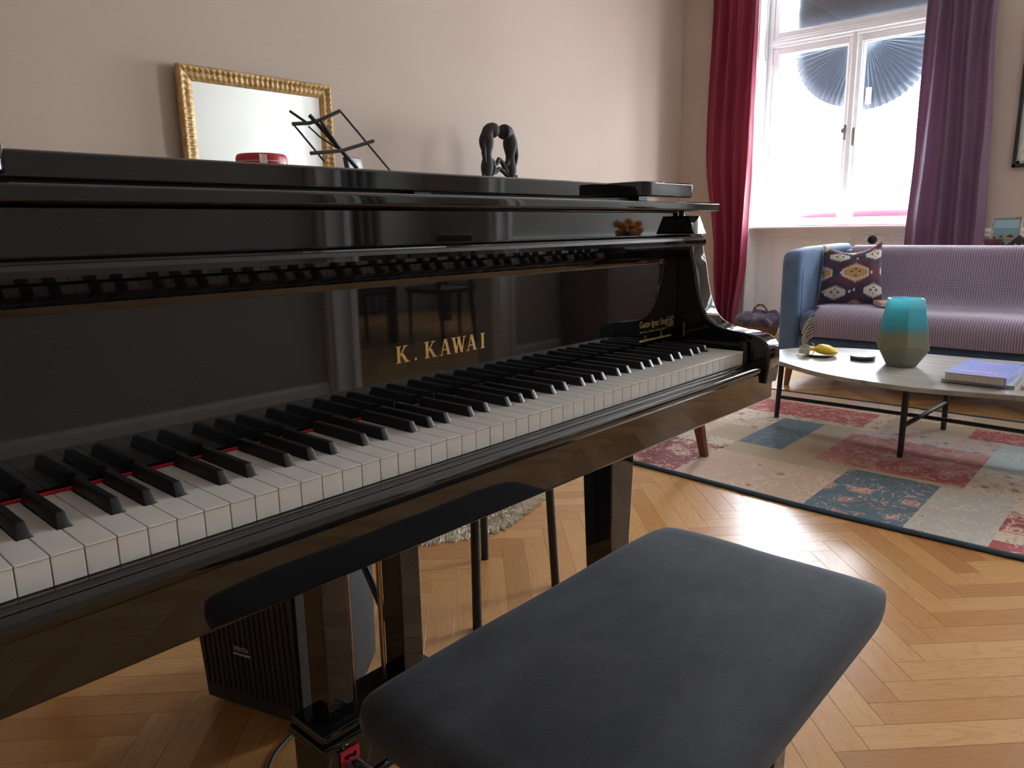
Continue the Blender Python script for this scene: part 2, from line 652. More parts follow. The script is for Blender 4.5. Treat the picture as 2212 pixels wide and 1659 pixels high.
def build_window(n, y0, y1, detail=True):
    w = struct(thing('window_%d' % n, None, None, (XW + 0.25, (y0 + y1) / 2, 0)))
    xf = XW + 0.22
    ym = (y0 + y1) / 2 - 0.01
    T = M['white_trim']
    # parapet below, with a raised panel frame and side panels
    box('parapet', xf, XW + 0.34, y0, y1, 0, 0.92, T, w)
    bm = bmesh.new()
    rect_frame(bm, xf - 0.012, xf, y0 + 0.12, ym - 0.05, 0.14, 0.84, 0.022)
    from_bm('parapet_moulding', bm, T, w)
    bm = bmesh.new()
    rect_frame(bm, xf - 0.012, xf, ym + 0.05, y1 - 0.12, 0.14, 0.84, 0.022)
    from_bm('parapet_moulding', bm, T, w)
    for yy, d in ((y1, -1), (y0, 1)):
        box('reveal', XW, xf, min(yy, yy + d * 0.012), max(yy, yy + d * 0.012), 0, WT, T, w)
        for za, zb in ((0.14, 0.84), (1.05, 2.2), (2.32, 3.0)):
            bm = bmesh.new()
            ya, yb = sorted((yy + d * 0.012, yy + d * 0.022))
            for xa, xb, z0, z1 in ((XW + 0.03, XW + 0.045, za, zb), (XW + 0.175, XW + 0.19, za, zb), (XW + 0.045, XW + 0.175, za, za + 0.015), (XW + 0.045, XW + 0.175, zb - 0.015, zb)):
                bm_box(bm, xa, xb, ya, yb, z0, z1, 0.003, 1)
            from_bm('reveal_moulding', bm, T, w)
    box('window_sill', XW + 0.02, XW + 0.30, y0 + 0.012, y1 - 0.012, 0.92, 0.938, T, w, 0.006)
    # outer frame, transom
    bm = bmesh.new()
    bm_box(bm, xf, xf + 0.09, y0, y0 + 0.06, 0.938, WT, 0.004, 1)
    bm_box(bm, xf, xf + 0.09, y1 - 0.06, y1, 0.938, WT, 0.004, 1)
    bm_box(bm, xf, xf + 0.09, y0 + 0.06, y1 - 0.06, WT - 0.06, WT, 0.004, 1)
    from_bm('window_frame', bm, T, w)
    bm = bmesh.new()
    bm_box(bm, xf - 0.005, xf + 0.09, y0 + 0.06, y1 - 0.06, 2.43, 2.51, 0.006, 1)
    bm_box(bm, xf - 0.022, xf + 0.02, y0 + 0.03, y1 - 0.03, 2.455, 2.485, 0.006, 1)
    from_bm('transom', bm, T, w)
    # casements
    for ya, yb in ((ym, y1 - 0.06), (y0 + 0.06, ym)):
        s = None
        bm = bmesh.new()
        rect_frame(bm, xf + 0.008, xf + 0.055, ya, yb, 0.945, 2.43, 0.055, 0.005)
        s = from_bm('casement', bm, T, w)
        bm = bmesh.new()
        rect_frame(bm, xf + 0.02, xf + 0.045, ya + 0.05, yb - 0.05, 0.995, 2.38, 0.014, 0.003)
        from_bm('glazing_bead', bm, T, s)
        box('pane', xf + 0.030, xf + 0.034, ya + 0.052, yb - 0.052, 0.997, 2.378, M['glass'], s)
    box('meeting_strip', xf - 0.012, xf + 0.010, ym - 0.022, ym + 0.022, 0.95, 2.46, T, w, 0.006)
    bm = bmesh.new()
    rect_frame(bm, xf + 0.008, xf + 0.055, y0 + 0.06, y1 - 0.06, 2.51, WT - 0.06, 0.045, 0.005)
    s = from_bm('fanlight', bm, T, w)
    box('pane', xf + 0.030, xf + 0.034, y0 + 0.10, y1 - 0.10, 2.553, WT - 0.104, M['glass'], s)
    if detail:
        box('handle_plate', xf - 0.002, xf + 0.009, ym + 0.028, ym + 0.046, 1.63, 1.75, M['steel_grey'], w, 0.003)
        tube('handle', [(xf - 0.002, ym + 0.037, 1.70), (xf - 0.03, ym + 0.037, 1.70)], [0.016, 0.020], M['steel_grey'], w, 12)
        box('handle_plate', xf - 0.002, xf + 0.009, ym - 0.046, ym - 0.030, 1.58, 1.72, M['steel_grey'], w, 0.003)
        for z in (1.2, 1.75, 2.25):
            tube('hinge', [(xf + 0.004, y1 - 0.062, z - 0.05), (xf + 0.004, y1 - 0.062, z + 0.05)], 0.008, T, w, 8)
    return w


build_window(1, *WINS[0])
build_window(2, *WINS[1], detail=False)
build_window(3, *WINS[2], detail=False)

# dado rails and skirting
struct(prism('trim_1', [(XW, 0.845), (XW - 0.012, 0.85), (XW - 0.014, 0.872), (XW - 0.028, 0.884), (XW - 0.028, 0.902), (XW, 0.906)], 'y', -0.72, 0.90, M['white_trim'],
             ang=30))
struct(prism('trim_2', [(XW, 0.845), (XW - 0.012, 0.85), (XW - 0.014, 0.872), (XW - 0.028, 0.884), (XW - 0.028, 0.902), (XW, 0.906)], 'y', YR, -2.15, M['white_trim'], ang=30))
struct(prism('trim_3', [(YR, 0.845), (YR + 0.012, 0.85), (YR + 0.014, 0.872), (YR + 0.028, 0.884), (YR + 0.028, 0.902), (YR, 0.906)], 'x', DX1 + 0.2, XW - 0.03, M['white_trim'], ang=30))
struct(prism('baseboard_left', [(YW, 0), (YW - 0.02, 0), (YW - 0.02, 0.12), (YW - 0.008, 0.14), (YW, 0.14)], 'x', XB, XW, M['white_trim']))
struct(prism('baseboard_far', [(XW, 0), (XW - 0.02, 0), (XW - 0.02, 0.12), (XW - 0.008, 0.14), (XW, 0.14)], 'y', -0.72, 0.90, M['white_trim']))
bm = bmesh.new()
pr = [(YR, 0), (YR + 0.02, 0), (YR + 0.02, 0.12), (YR + 0.008, 0.14), (YR, 0.14)]
bm_prism(bm, pr, lambda a, b, h: (h, a, b), XB, DX0 - 0.2)
bm_prism(bm, pr, lambda a, b, h: (h, a, b), DX1 + 0.2, XW - 0.025)
struct(from_bm('baseboard_right', bm, M['white_trim']))

# ------------------------------------------------------------------ grand piano
piano = thing('grand_piano', 'glossy black baby grand piano with open keyboard and gold maker lettering', 'piano', (0.611, 0.6, 0))
BG = M['black_gloss']
right = [(1.30, 0.62), (1.275, 0.82), (1.20, 1.03), (1.09, 1.23), (0.98, 1.40), (0.84, 1.54), (0.6, 1.62), (0.3, 1.64), (0.06, 1.60), (-0.06, 1.48)]
rs = [p[:2] for p in smooth_open([(a, b, 0) for a, b in right], 5)]
RX0, RX1 = -0.078, 1.300
rim_out = [(RX0, 0.30), (RX1, 0.30)] + rs + [(RX0, 1.36)]
prism('rim', rim_out, 'z', 0.66, 0.978, BG, piano, 0.004)
lid_out = [(RX0 - 0.02, 0.11), (RX1 + 0.022, 0.11)] + [(a + 0.020 * min(1, max(0.1, (a + 0.1))), b + 0.012) for a, b in rs] + [(RX0 - 0.02, 1.38)]
prism('lid', lid_out, 'z', 0.9870, 1.0035, BG, piano, 0.004, 3)


def fillet(c, r, a0, a1, n=7):
    return [(c[0] + r * math.cos(math.radians(a0 + (a1 - a0) * k / n)), c[1] + r * math.sin(math.radians(a0 + (a1 - a0) * k / n))) for k in range(n + 1)]


R = 0.022
flap = [(-0.05, 0.12)] + fillet((0.116 - R, 0.12 + R), R, -90, 0) + [(0.116, 0.197), (1.065, 0.197)] + fillet((1.065 + R, 0.12 + R), R, 180, 270) + [(1.228, 0.12), (1.228, 0.55), (-0.05, 0.55)]
fl = prism('lid_flap', flap, 'z', 1.0115, 1.0376, BG, piano, 0.003)
box('flap_edge', 1.222, 1.236, 0.123, 0.55, 1.0235, 1.0372, BG, fl, 0.002)
box('flap_plate', 0.14, 1.0, 0.225, 0.52, 1.0376, 1.0405, BG, fl, 0.001)
box('gap_shade_strip', -0.04, 1.222, 0.215, 0.52, 1.0036, 1.0114, M['black_satin'], fl)  # added dark strip standing in for the shade in the gap below the flap
for x in (0.0, 0.61, 1.17):
    box('rubber_foot', x, x + 0.03, 0.20, 0.214, 1.0035, 1.0115, M['black_satin'], fl)
# fold-down music panel and top rail of the fallboard
box('music_panel', -0.04, 1.262, 0.166, 0.186, 0.940, 0.9868, BG, piano, 0.002)
mould = [(0.185, 0.892), (0.1535, 0.892), (0.1525, 0.899), (0.146, 0.904), (0.139, 0.909), (0.134, 0.9155), (0.1315, 0.9185), (0.1335, 0.9200), (0.1305, 0.9215), (0.1275, 0.926), (0.1272, 0.932), (0.130, 0.9365), (0.1335, 0.9375), (0.134, 0.9395), (0.138, 0.9425), (0.150, 0.9435), (0.185, 0.9435)]
prism('fallboard_moulding', [(a - (0.0045 if a < 0.151 else 0.0), b) for a, b in mould], 'x', RX0 + 0.003, RX1 - 0.003, BG, piano, ang=25)
fb = box('fallboard', -0.022, 1.245, 0.1535, 0.172, 0.7325, 0.893, BG, piano, 0.002)
box('red_felt_strip', -0.012, 1.236, 0.1465, 0.1535, 0.7255, 0.7318, M['red_felt'], piano, 0.001)

# arms with the S-curve
prof = smooth_open([(-0.036, 0.668, 0), (-0.0395, 0.70, 0), (-0.0395, 0.722, 0), (-0.035, 0.742, 0), (-0.020, 0.755, 0), (0.005, 0.7605, 0), (0.035, 0.7635, 0), (0.063, 0.770, 0), (0.086, 0.785, 0), (0.101, 0.812, 0), (0.111, 0.845, 0), (0.1185, 0.885, 0), (0.1255, 0.910, 0), (0.130, 0.9435, 0)], 5)
arm_prof = [(a, b) for a, b, c in prof] + [(0.31, 0.9435), (0.31, 0.668)]
block = [(0.123, 0.9445), (0.138, 0.979), (0.31, 0.979), (0.31, 0.9445)]
for x0, x1 in ((1.246, 1.298), (-0.076, -0.024)):
    a = prism('arm', arm_prof, 'x', x0, x1, BG, piano, 0.005, 3, ang=30)
    prism('arm_block', block, 'x', x0, x1, BG, a, 0.005, 3, ang=30)
    tube('rubber_bumper', [((x0 + x1) / 2 - 0.01, 0.16, 0.979), ((x0 + x1) / 2 - 0.01, 0.16, 0.987)], 0.006, M['black_satin'], a, 10)
# cheek fill beside the fallboard, key blocks
for x0, x1, s in ((1.2315, 1.246, 1), (-0.024, -0.0095, -1)):
    box('key_block', x0, x1, 0.018, 0.1535, 0.69, 0.7205, BG, piano, 0.0015)
    xc = 1.2390 if s > 0 else -0.0165
    tube('key_block_pin', [(xc, 0.006, 0.700), (xc, 0.006, 0.739), (xc, 0.006, 0.744)], [0.0062, 0.0062, 0.004], M['black_satin'], piano, 12)
box('fallboard_bracket', 1.2448, 1.2465, 0.1355, 0.1395, 0.744, 0.772, varied('dull_brass', lin(120, 104, 84), lin(100, 86, 68), 30, 0.5), piano, 0.0004)
# key bed, front board and slip
box('key_bed', RX0 + 0.004, RX1 - 0.004, -0.0285, 0.46, 0.6325, 0.690, BG, piano, 0.004, 3)
slip = smooth_open([(-0.004, 0.684, 0), (-0.0045, 0.703, 0), (-0.009, 0.7065, 0), (-0.014, 0.7055, 0), (-0.0165, 0.7035, 0), (-0.0185, 0.7050, 0), (-0.024, 0.7045, 0), (-0.0295, 0.7005, 0), (-0.0310, 0.6955, 0), (-0.0305, 0.6905, 0)], 4)
prism('key_slip', [(a, b) for a, b, c in slip] + [(-0.028, 0.686)], 'x', -0.022, 1.2445, BG, piano, ang=25)
box('key_frame', -0.010, 1.232, 0.004, 0.150, 0.688, 0.7055, varied('key_frame_wood', lin(120, 92, 62), lin(108, 82, 54), 12, 0.7), piano)

# keys: 52 white, 36 black
KW = 0.0235
pat = 'ABCDEFG'
off = {'C': -0.0024, 'D': 0.0024, 'F': -0.0034, 'G': 0.0, 'A': 0.0034}
bw, gap, kl, bl = 0.0100, 0.0007, 0.1465, 0.0500
blacks = {}
for k in range(51):
    nm = pat[k % 7]
    if nm in off:
        blacks[k] = (k + 1) * KW + off[nm]
for k in range(52):
    x0, x1 = k * KW + gap / 2, (k + 1) * KW - gap / 2
    pts = [(x0, 0.0), (x1, 0.0)]
    if k in blacks:
        c = blacks[k] - bw / 2 - 0.0009
        pts += [(x1, bl - 0.001), (c, bl - 0.001), (c, kl)]
    else:
        pts += [(x1, kl)]
    if k - 1 in blacks:
        c = blacks[k - 1] + bw / 2 + 0.0009
        pts += [(c, kl), (c, bl - 0.001), (x0, bl - 0.001)]
    else:
        pts += [(x0, kl)]
    bm = bmesh.new()
    bm_prism(bm, pts, lambda a, b, h: (a, b, h), 0.7055, 0.7300)
    es = [e for e in bm.edges if all(v.co.z > 0.7299 for v in e.verts) or (all(abs(v.co.y) < 1e-5 for v in e.verts) and abs(e.verts[0].co.x - e.verts[1].co.x) < 1e-5)]
    bmesh.ops.bevel(bm, geom=es, offset=0.0007, segments=2, profile=0.5, affect='EDGES')
    bm_box(bm, x0 + 0.0002, x1 - 0.0002, -0.0011, 0.02, 0.7282, 0.7299, 0.0005, 1)
    from_bm('white_key', bm, M['white_key'], piano, smooth=46, wn=True)
bm = bmesh.new()
b2, t2, hh = bw / 2, 0.0036, 0.0120
v = [(-b2, bl, 0), (b2, bl, 0), (b2, kl, 0), (-b2, kl, 0), (-t2, bl + 0.0062, hh), (t2, bl + 0.0062, hh), (t2, kl, hh), (-t2, kl, hh)]
vv = [bm.verts.new(p) for p in v]
for f in ((3, 2, 1, 0), (4, 5, 6, 7), (0, 1, 5, 4), (1, 2, 6, 5), (2, 3, 7, 6), (3, 0, 4, 7)):
    bm.faces.new([vv[i] for i in f])
bmesh.ops.bevel(bm, geom=[e for e in bm.edges if all(w.co.z > 0.01 for w in e.verts)], offset=0.0014, segments=3, profile=0.5, affect='EDGES')
bmesh.ops.bevel(bm, geom=[e for e in bm.edges if all(w.co.y < bl + 0.008 for w in e.verts) and abs(e.verts[0].co.z - e.verts[1].co.z) > 0.005], offset=0.0008, segments=2, profile=0.5, affect='EDGES')
bmesh.ops.recalc_face_normals(bm, faces=bm.faces)
bk = bpy.data.meshes.new('black_key')
bm.to_mesh(bk)
bm.free()
shade(bk, 40)
bk.materials.append(M['black_key'])
for k, x in blacks.items():
    o = bpy.data.objects.new('black_key', bk)
    COL.objects.link(o)
    attach(o, piano)
    o.location = (x, 0, 0.7298)

# gold lettering on the fallboard: serif strokes
YF = 0.1535


def quad_stroke(a, b, w):
    a, b = Vector((a[0], a[1])), Vector((b[0], b[1]))
    return [(a.x - w / 2, a.y), (a.x + w / 2, a.y), (b.x + w / 2, b.y), (b.x - w / 2, b.y)]


def serif(x, y, w, d):
    h = 0.055
    return [(x - w / 2, y), (x + w / 2, y), (x + w / 2, y + h * d), (x - w / 2, y + h * d)]


def letter(ch):
    P = []
    if ch == 'K':
        P += [quad_stroke((0.16, 0), (0.16, 1), 0.20), serif(0.16, 0, 0.36, 1), serif(0.16, 1, 0.36, -1)]
        P += [quad_stroke((0.24, 0.40), (0.66, 1), 0.09), serif(0.66, 1, 0.30, -1)]
        P += [quad_stroke((0.38, 0.56), (0.74, 0), 0.22), serif(0.76, 0, 0.36, 1)]
        return P, 0.92
    if ch == 'A':
        P += [quad_stroke((0.12, 0), (0.42, 1), 0.08), serif(0.12, 0, 0.28, 1)]
        P += [quad_stroke((0.72, 0), (0.46, 1), 0.21), serif(0.72, 0, 0.36, 1)]
        P += [[(0.22, 0.30), (0.60, 0.30), (0.60, 0.37), (0.22, 0.37)]]
        return P, 0.88
    if ch == 'W':
        P += [quad_stroke((0.14, 1), (0.36, 0), 0.20), quad_stroke((0.36, 0), (0.58, 1), 0.08), quad_stroke((0.54, 1), (0.80, 0), 0.20), quad_stroke((0.80, 0), (1.04, 1), 0.08)]
        P += [serif(0.14, 1, 0.34, -1), serif(0.56, 1, 0.30, -1), serif(1.04, 1, 0.26, -1)]
        return P, 1.18
    if ch == 'I':
        P += [quad_stroke((0.18, 0), (0.18, 1), 0.21), serif(0.18, 0, 0.36, 1), serif(0.18, 1, 0.36, -1)]
        return P, 0.36
    if ch == '.':
        P += [[(0.1 + 0.085 * math.cos(t * math.pi / 5), 0.085 + 0.085 * math.sin(t * math.pi / 5)) for t in range(10)]]
        return P, 0.2
    return P, 0.4


xs = {0: ('K', 0.5275), 1: ('.', 0.5575), 2: ('K', 0.5765), 3: ('A', 0.6035), 4: ('W', 0.6265), 5: ('A', 0.6545), 6: ('I', 0.6835)}
H = 0.0222
for k, (ch, x) in xs.items():
    P, w = letter(ch)
    bm = bmesh.new()
    for n, poly in enumerate(P):
        bm_prism(bm, [(x + a * 0.0235, 0.7905 + b * H) for a, b in poly], lambda a, b, h: (a, h, b), YF - 0.0006 - n * 0.00002, YF + 0.0005)
    from_bm('gold_letter', bm, M['gold'], fb)
# dealer decal
dx0, dx1 = 1.108, 1.205
put_text('dealer_name', 'Gustav Ignaz Stingl', 0.100, 0.0165, (1.108, YF, 0.7690), (1, 0, 0), (0, 0, 1), M['gold_print'], fb)
put_text('dealer_address', '1040 Wien, Wiedner Hauptstraße 18', 0.098, 0.0048, (1.108, YF, 0.7615), (1, 0, 0), (0, 0, 1), M['gold_print'], fb)
bm = bmesh.new()
LX, LZ, LS = 1.2105, 0.7660, 0.0200
for poly in ([(0, 0), (1, 0), (1, 0.04), (0, 0.04)], [(0, 0.96), (1, 0.96), (1, 1), (0, 1)], [(0, 0), (0.04, 0), (0.04, 1), (0, 1)], [(0.96, 0), (1, 0), (1, 1), (0.96, 1)],
             [(0.12, 0.62), (0.42, 0.74), (0.88, 0.94), (0.52, 0.58)], [(0.1, 0.1), (0.16, 0.08), (0.62, 0.58), (0.56, 0.6)], [(0.34, 0.06), (0.40, 0.05), (0.72, 0.52), (0.66, 0.55)], [(0.62, 0.05), (0.68, 0.05), (0.9, 0.5), (0.84, 0.52)]):
    bm_prism(bm, [(LX + a * LS, LZ + b * LS) for a, b in poly], lambda a, b, h: (a, h, b), YF - 0.0004, YF + 0.0003)
from_bm('dealer_emblem', bm, M['gold_print'], fb)
bm = bmesh.new()
sk = [(1.108, 0.7465), (1.108, 0.7492)]
rr = random.Random(3)
x = 1.108
while x < 1.222:
    h = 0.7488 + rr.random() * 0.0016
    sk += [(x, h), (x + 0.0022, h)]
    x += 0.0024
sk += [(1.2235, 0.7475), (1.2235, 0.7465)]
bm_prism(bm, sk, lambda a, b, h: (a, h, b), YF - 0.0004, YF + 0.0003)
bm_prism(bm, [(1.1845, 0.749), (1.1875, 0.749), (1.1865, 0.7610), (1.1855, 0.7610)], lambda a, b, h: (a, h, b), YF - 0.0004, YF + 0.0003)
wheel = [(1.1285 + 0.0040 * math.cos(t), 0.7530 + 0.0040 * math.sin(t)) for t in [i * math.pi / 10 for i in range(20)]]
bm_tube(bm, [(a, YF, b) for a, b in wheel] + [(wheel[0][0], YF, wheel[0][1])], 0.0005, 4)
from_bm('skyline_print', bm, M['gold_print'], fb)

# legs
def bm_taper(bm, c0, s0, z0, c1, s1, z1, bev=0.004):
    pts = []
    for (cx, cy), (sx, sy), z in ((c0, s0, z0), (c1, s1, z1)):
        pts.append([bm.verts.new((cx + a * sx / 2, cy + b * sy / 2, z)) for a, b in ((-1, -1), (1, -1), (1, 1), (-1, 1))])
    lo, hi = pts
    fs = [bm.faces.new(lo[::-1]), bm.faces.new(hi)]
    for i in range(4):
        j = (i + 1) % 4
        fs.append(bm.faces.new((lo[i], lo[j], hi[j], hi[i])))
    if bev:
        bmesh.ops.bevel(bm, geom=list({e for f in fs for e in f.edges}), offset=bev, segments=2, profile=0.5, affect='EDGES')


for cx, cy in ((1.211, 0.292), (0.011, 0.292), (0.40, 1.42)):
    bm = bmesh.new()
    bm_taper(bm, (cx, cy), (0.060, 0.060), 0.06, (cx, cy), (0.098, 0.086), 0.66)
    lg = from_bm('leg', bm, BG, piano, smooth=46, wn=True)
    tube('caster', [(cx - 0.012, cy, 0.028), (cx + 0.012, cy, 0.028)], 0.028, M['gold'], lg, 20)
    tube('caster_stem', [(cx, cy, 0.03), (cx, cy, 0.062)], 0.012, M['gold'], lg, 10)

# pedal lyre
lyre = box('lyre_box', 0.480, 0.742, 0.322, 0.412, 0.065, 0.155, BG, piano, 0.004)
bm = bmesh.new()
bm_box(bm, 0.473, 0.749, 0.315, 0.419, 0.146, 0.163, 0.006, 3)
bm_box(bm, 0.478, 0.744, 0.320, 0.414, 0.161, 0.182, 0.008, 3)
bm_box(bm, 0.473, 0.749, 0.315, 0.419, 0.056, 0.070, 0.005, 2)
from_bm('lyre_cornice', bm, BG, lyre, smooth=46, wn=True)
for x0, x1 in ((0.509, 0.559), (0.667, 0.712)):
    box('lyre_pillar', x0, x1, 0.345, 0.398, 0.18, 0.635, BG, lyre, 0.003)
for x in (0.577, 0.642):
    tube('pedal_rod', [(x, 0.372, 0.17), (x, 0.372, 0.64)], 0.0046, M['rod'], lyre, 10)
for x in (0.6885,):
    tube('lyre_brace', [(x, 0.40, 0.24), (x, 0.70, 0.66)], 0.007, M['black_metal'], lyre, 8)
for x in (0.526, 0.611, 0.696):
    pth = [(x, 0.335, 0.118), (x, 0.285, 0.116), (x, 0.235, 0.108), (x, 0.205, 0.098)]
    bm = bmesh.new()
    bm_tube(bm, smooth_open(pth, 4), [0.0125] * 4 + [0.014] * 4 + [0.016] * 4 + [0.014], 12, True, 0.55)
    from_bm('pedal', bm, M['chrome'], lyre, smooth=50)
    bm = bmesh.new()
    for a, b, c, d in ((x - 0.018, x - 0.012, 0.104, 0.136), (x + 0.012, x + 0.018, 0.104, 0.136), (x - 0.012, x + 0.012, 0.128, 0.136)):
        bm_box(bm, a, b, 0.3185, 0.3235, c, d)
    from_bm('pedal_felt', bm, M['red_felt'], lyre)

# ------------------------------------------------------------------ piano bench
bench = thing('piano_bench', 'black piano bench with a padded dark velvet seat', 'bench', (0.61, -0.2, 0))
bx0, bx1, by0, by1 = 0.300, 0.912, -0.366, -0.022
nu, nv = 44, 26


def seat_pt(u, v, top=True):
    # rounded superellipse pad
    a, b = 2 * u - 1, 2 * v - 1
    x, y = a, b
    # squircle mapping with small corner radius
    n = 14.0
    m_ = max(abs(x), abs(y))
    if m_ > 1e-6:
        k = m_ / ((abs(x) ** n + abs(y) ** n) ** (1 / n))
        x, y = x * k, y * k
    d = m_
    X = (bx0 + bx1) / 2 + x * (bx1 - bx0) / 2
    Y = (by0 + by1) / 2 + y * (by1 - by0) / 2
    z = 0.508 - 0.005 * d ** 2.2
    if d > 0.90:
        z -= 0.009 * ((d - 0.90) / 0.10) ** 2.4
    z += 0.0022 * noise.noise(Vector((X * 7, Y * 9, 0.3)))
    return (X, Y, z)


bm = bmesh.new()
gv = [[bm.verts.new(seat_pt(i / nu, j / nv)) for i in range(nu + 1)] for j in range(nv + 1)]
for j in range(nv):
    for i in range(nu):
        bm.faces.new((gv[j][i], gv[j][i + 1], gv[j + 1][i + 1], gv[j + 1][i]))
bd = [gv[0][i] for i in range(nu + 1)] + [gv[j][nu] for j in range(1, nv + 1)] + [gv[nv][i] for i in range(nu - 1, -1, -1)] + [gv[j][0] for j in range(nv - 1, 0, -1)]
prev = bd
cxx, cyy = (bx0 + bx1) / 2, (by0 + by1) / 2
for dz, sc in ((0.486, 1.004), (0.474, 1.004), (0.462, 0.992)):
    ring = [bm.verts.new((cxx + (w.co.x - cxx) * sc, cyy + (w.co.y - cyy) * sc, dz)) for w in bd]
    for i in range(len(bd)):
        j = (i + 1) % len(bd)
        bm.faces.new((prev[i], prev[j], ring[j], ring[i]))
    prev = ring
bm.faces.new(prev)
seat = from_bm('seat', bm, M['velvet'], bench, smooth=60)
box('apron', 0.43, 0.78, -0.295, -0.10, 0.405, 0.464, M['black_gloss'], bench, 0.004)
for sx, sy in ((0, 0), (1, 0), (0, 1), (1, 1)):
    x = 0.46 if sx == 0 else 0.752
    y = -0.272 if sy == 0 else -0.122
    bm = bmesh.new()
    bm_taper(bm, (x, y), (0.030, 0.030), 0.0, (x, y), (0.042, 0.042), 0.42, 0.003)
    from_bm('leg', bm, M['black_gloss'], bench, smooth=46, wn=True)

# ------------------------------------------------------------------ rug
rug = thing('rug', 'patchwork oriental rug in red, teal and beige under the coffee table', 'rug', (3.2, 0.2, 0))
RZ = 0.009


def warp_x(x, y):
    k = min(1.0, max(0.0, (y - 0.25) / 0.75))
    return x + 0.055 * k * (4.15 - x) / 1.75


def light(c, k=1.28):
    return tuple(min(0.9, v * k) for v in c[:3]) + (1.0,)


def patch_mat(name, base, motif, accent, scale=9.0, seed=0.0, dens=0.5, lines=0.5, fade=0.35, faded=None):
    base, motif = light(base), light(motif)
    faded = light(faded) if faded else None
    m = principled(name, base, 0.95, sheen=0.15)
    t = NT(m)
    co = t.mapping(t.coord(), (1, 1, 1), (0, 0, 0.4 * seed), (seed * 3.1, seed * 1.7, 0))
    wn = t.n('ShaderNodeVectorMath', operation='MULTIPLY_ADD')
    t.l(t.noise(co, 7, 2, color=True), wn.inputs[0])
    wn.inputs[1].default_value = (0.07, 0.07, 0)
    t.l(co, wn.inputs[2])
    w = wn.outputs[0]
    vo = t.n('ShaderNodeTexVoronoi')
    vo.inputs['Scale'].default_value = scale
    vo.inputs['Randomness'].default_value = 0.75
    t.l(w, vo.inputs['Vector'])
    d = vo.outputs['Distance']
    pet = t.noise(w, scale * 3.4, 1)
    dd = t.math('ADD', d, t.math('MULTIPLY', t.math('SUBTRACT', pet, 0.5), 0.42))
    R0 = 0.17 + 0.16 * dens
    fl = t.math('LESS_THAN', dd, R0)
    ring = t.math('LESS_THAN', t.math('ABSOLUTE', t.math('SUBTRACT', dd, R0 * 0.66)), 0.018)
    halo = t.math('LESS_THAN', t.math('ABSOLUTE', t.math('SUBTRACT', dd, R0 + 0.07)), 0.014)
    core = t.math('LESS_THAN', dd, R0 * 0.30)
    curl = t.math('LESS_THAN', t.math('ABSOLUTE', t.math('SUBTRACT', t.noise(w, scale * 1.5, 1, 0.5, 1.2), 0.5)), 0.008 + 0.016 * lines)
    leaf = t.math('GREATER_THAN', t.noise(w, scale * 4.2, 1), 0.76 - 0.06 * lines)
    on = 1.0 if dens > 0.05 else 0.0
    v2 = t.n('ShaderNodeTexVoronoi')
    v2.inputs['Scale'].default_value = scale * 2.7
    t.l(w, v2.inputs['Vector'])
    d2 = t.math('ADD', v2.outputs['Distance'], t.math('MULTIPLY', t.math('SUBTRACT', t.noise(w, scale * 9, 1), 0.5), 0.5))
    bud = t.math('LESS_THAN', d2, 0.20)
    dot = t.math('LESS_THAN', d2, 0.06)
    c = t.mix(t.math('MULTIPLY', curl, 0.8), base, motif)
    c = t.mix(t.math('MULTIPLY', leaf, 0.8), c, motif)
    c = t.mix(t.math('MULTIPLY', bud, 0.75 * on), c, motif)
    c = t.mix(t.math('MULTIPLY', dot, 0.7 * on), c, accent)
    c = t.mix(t.math('MULTIPLY', halo, 0.7 * on), c, motif)
    c = t.mix(t.math('MULTIPLY', fl, 0.95 * on), c, motif)
    c = t.mix(t.math('MULTIPLY', ring, 0.85 * on), c, accent)
    c = t.mix(t.math('MULTIPLY', core, 0.9 * on), c, accent)
    if faded:
        wear = t.ramp(t.noise(co, 3.2, 4, 0.6), [(0.42, (0, 0, 0)), (0.68, (1, 1, 1))])
        c = t.mix(t.math('MULTIPLY', wear, fade), c, faded)
    weave = t.noise(t.mapping(t.coord(), (240, 90, 1)), 1, 2)
    c = t.mix(t.math('MULTIPLY', weave, 0.22), c, (0.55, 0.50, 0.45, 1))
    t.l(c, t.b.inputs['Base Color'])
    t.bump(t.noise(t.coord(), 330, 2), 0.3, 0.0015)
    return m


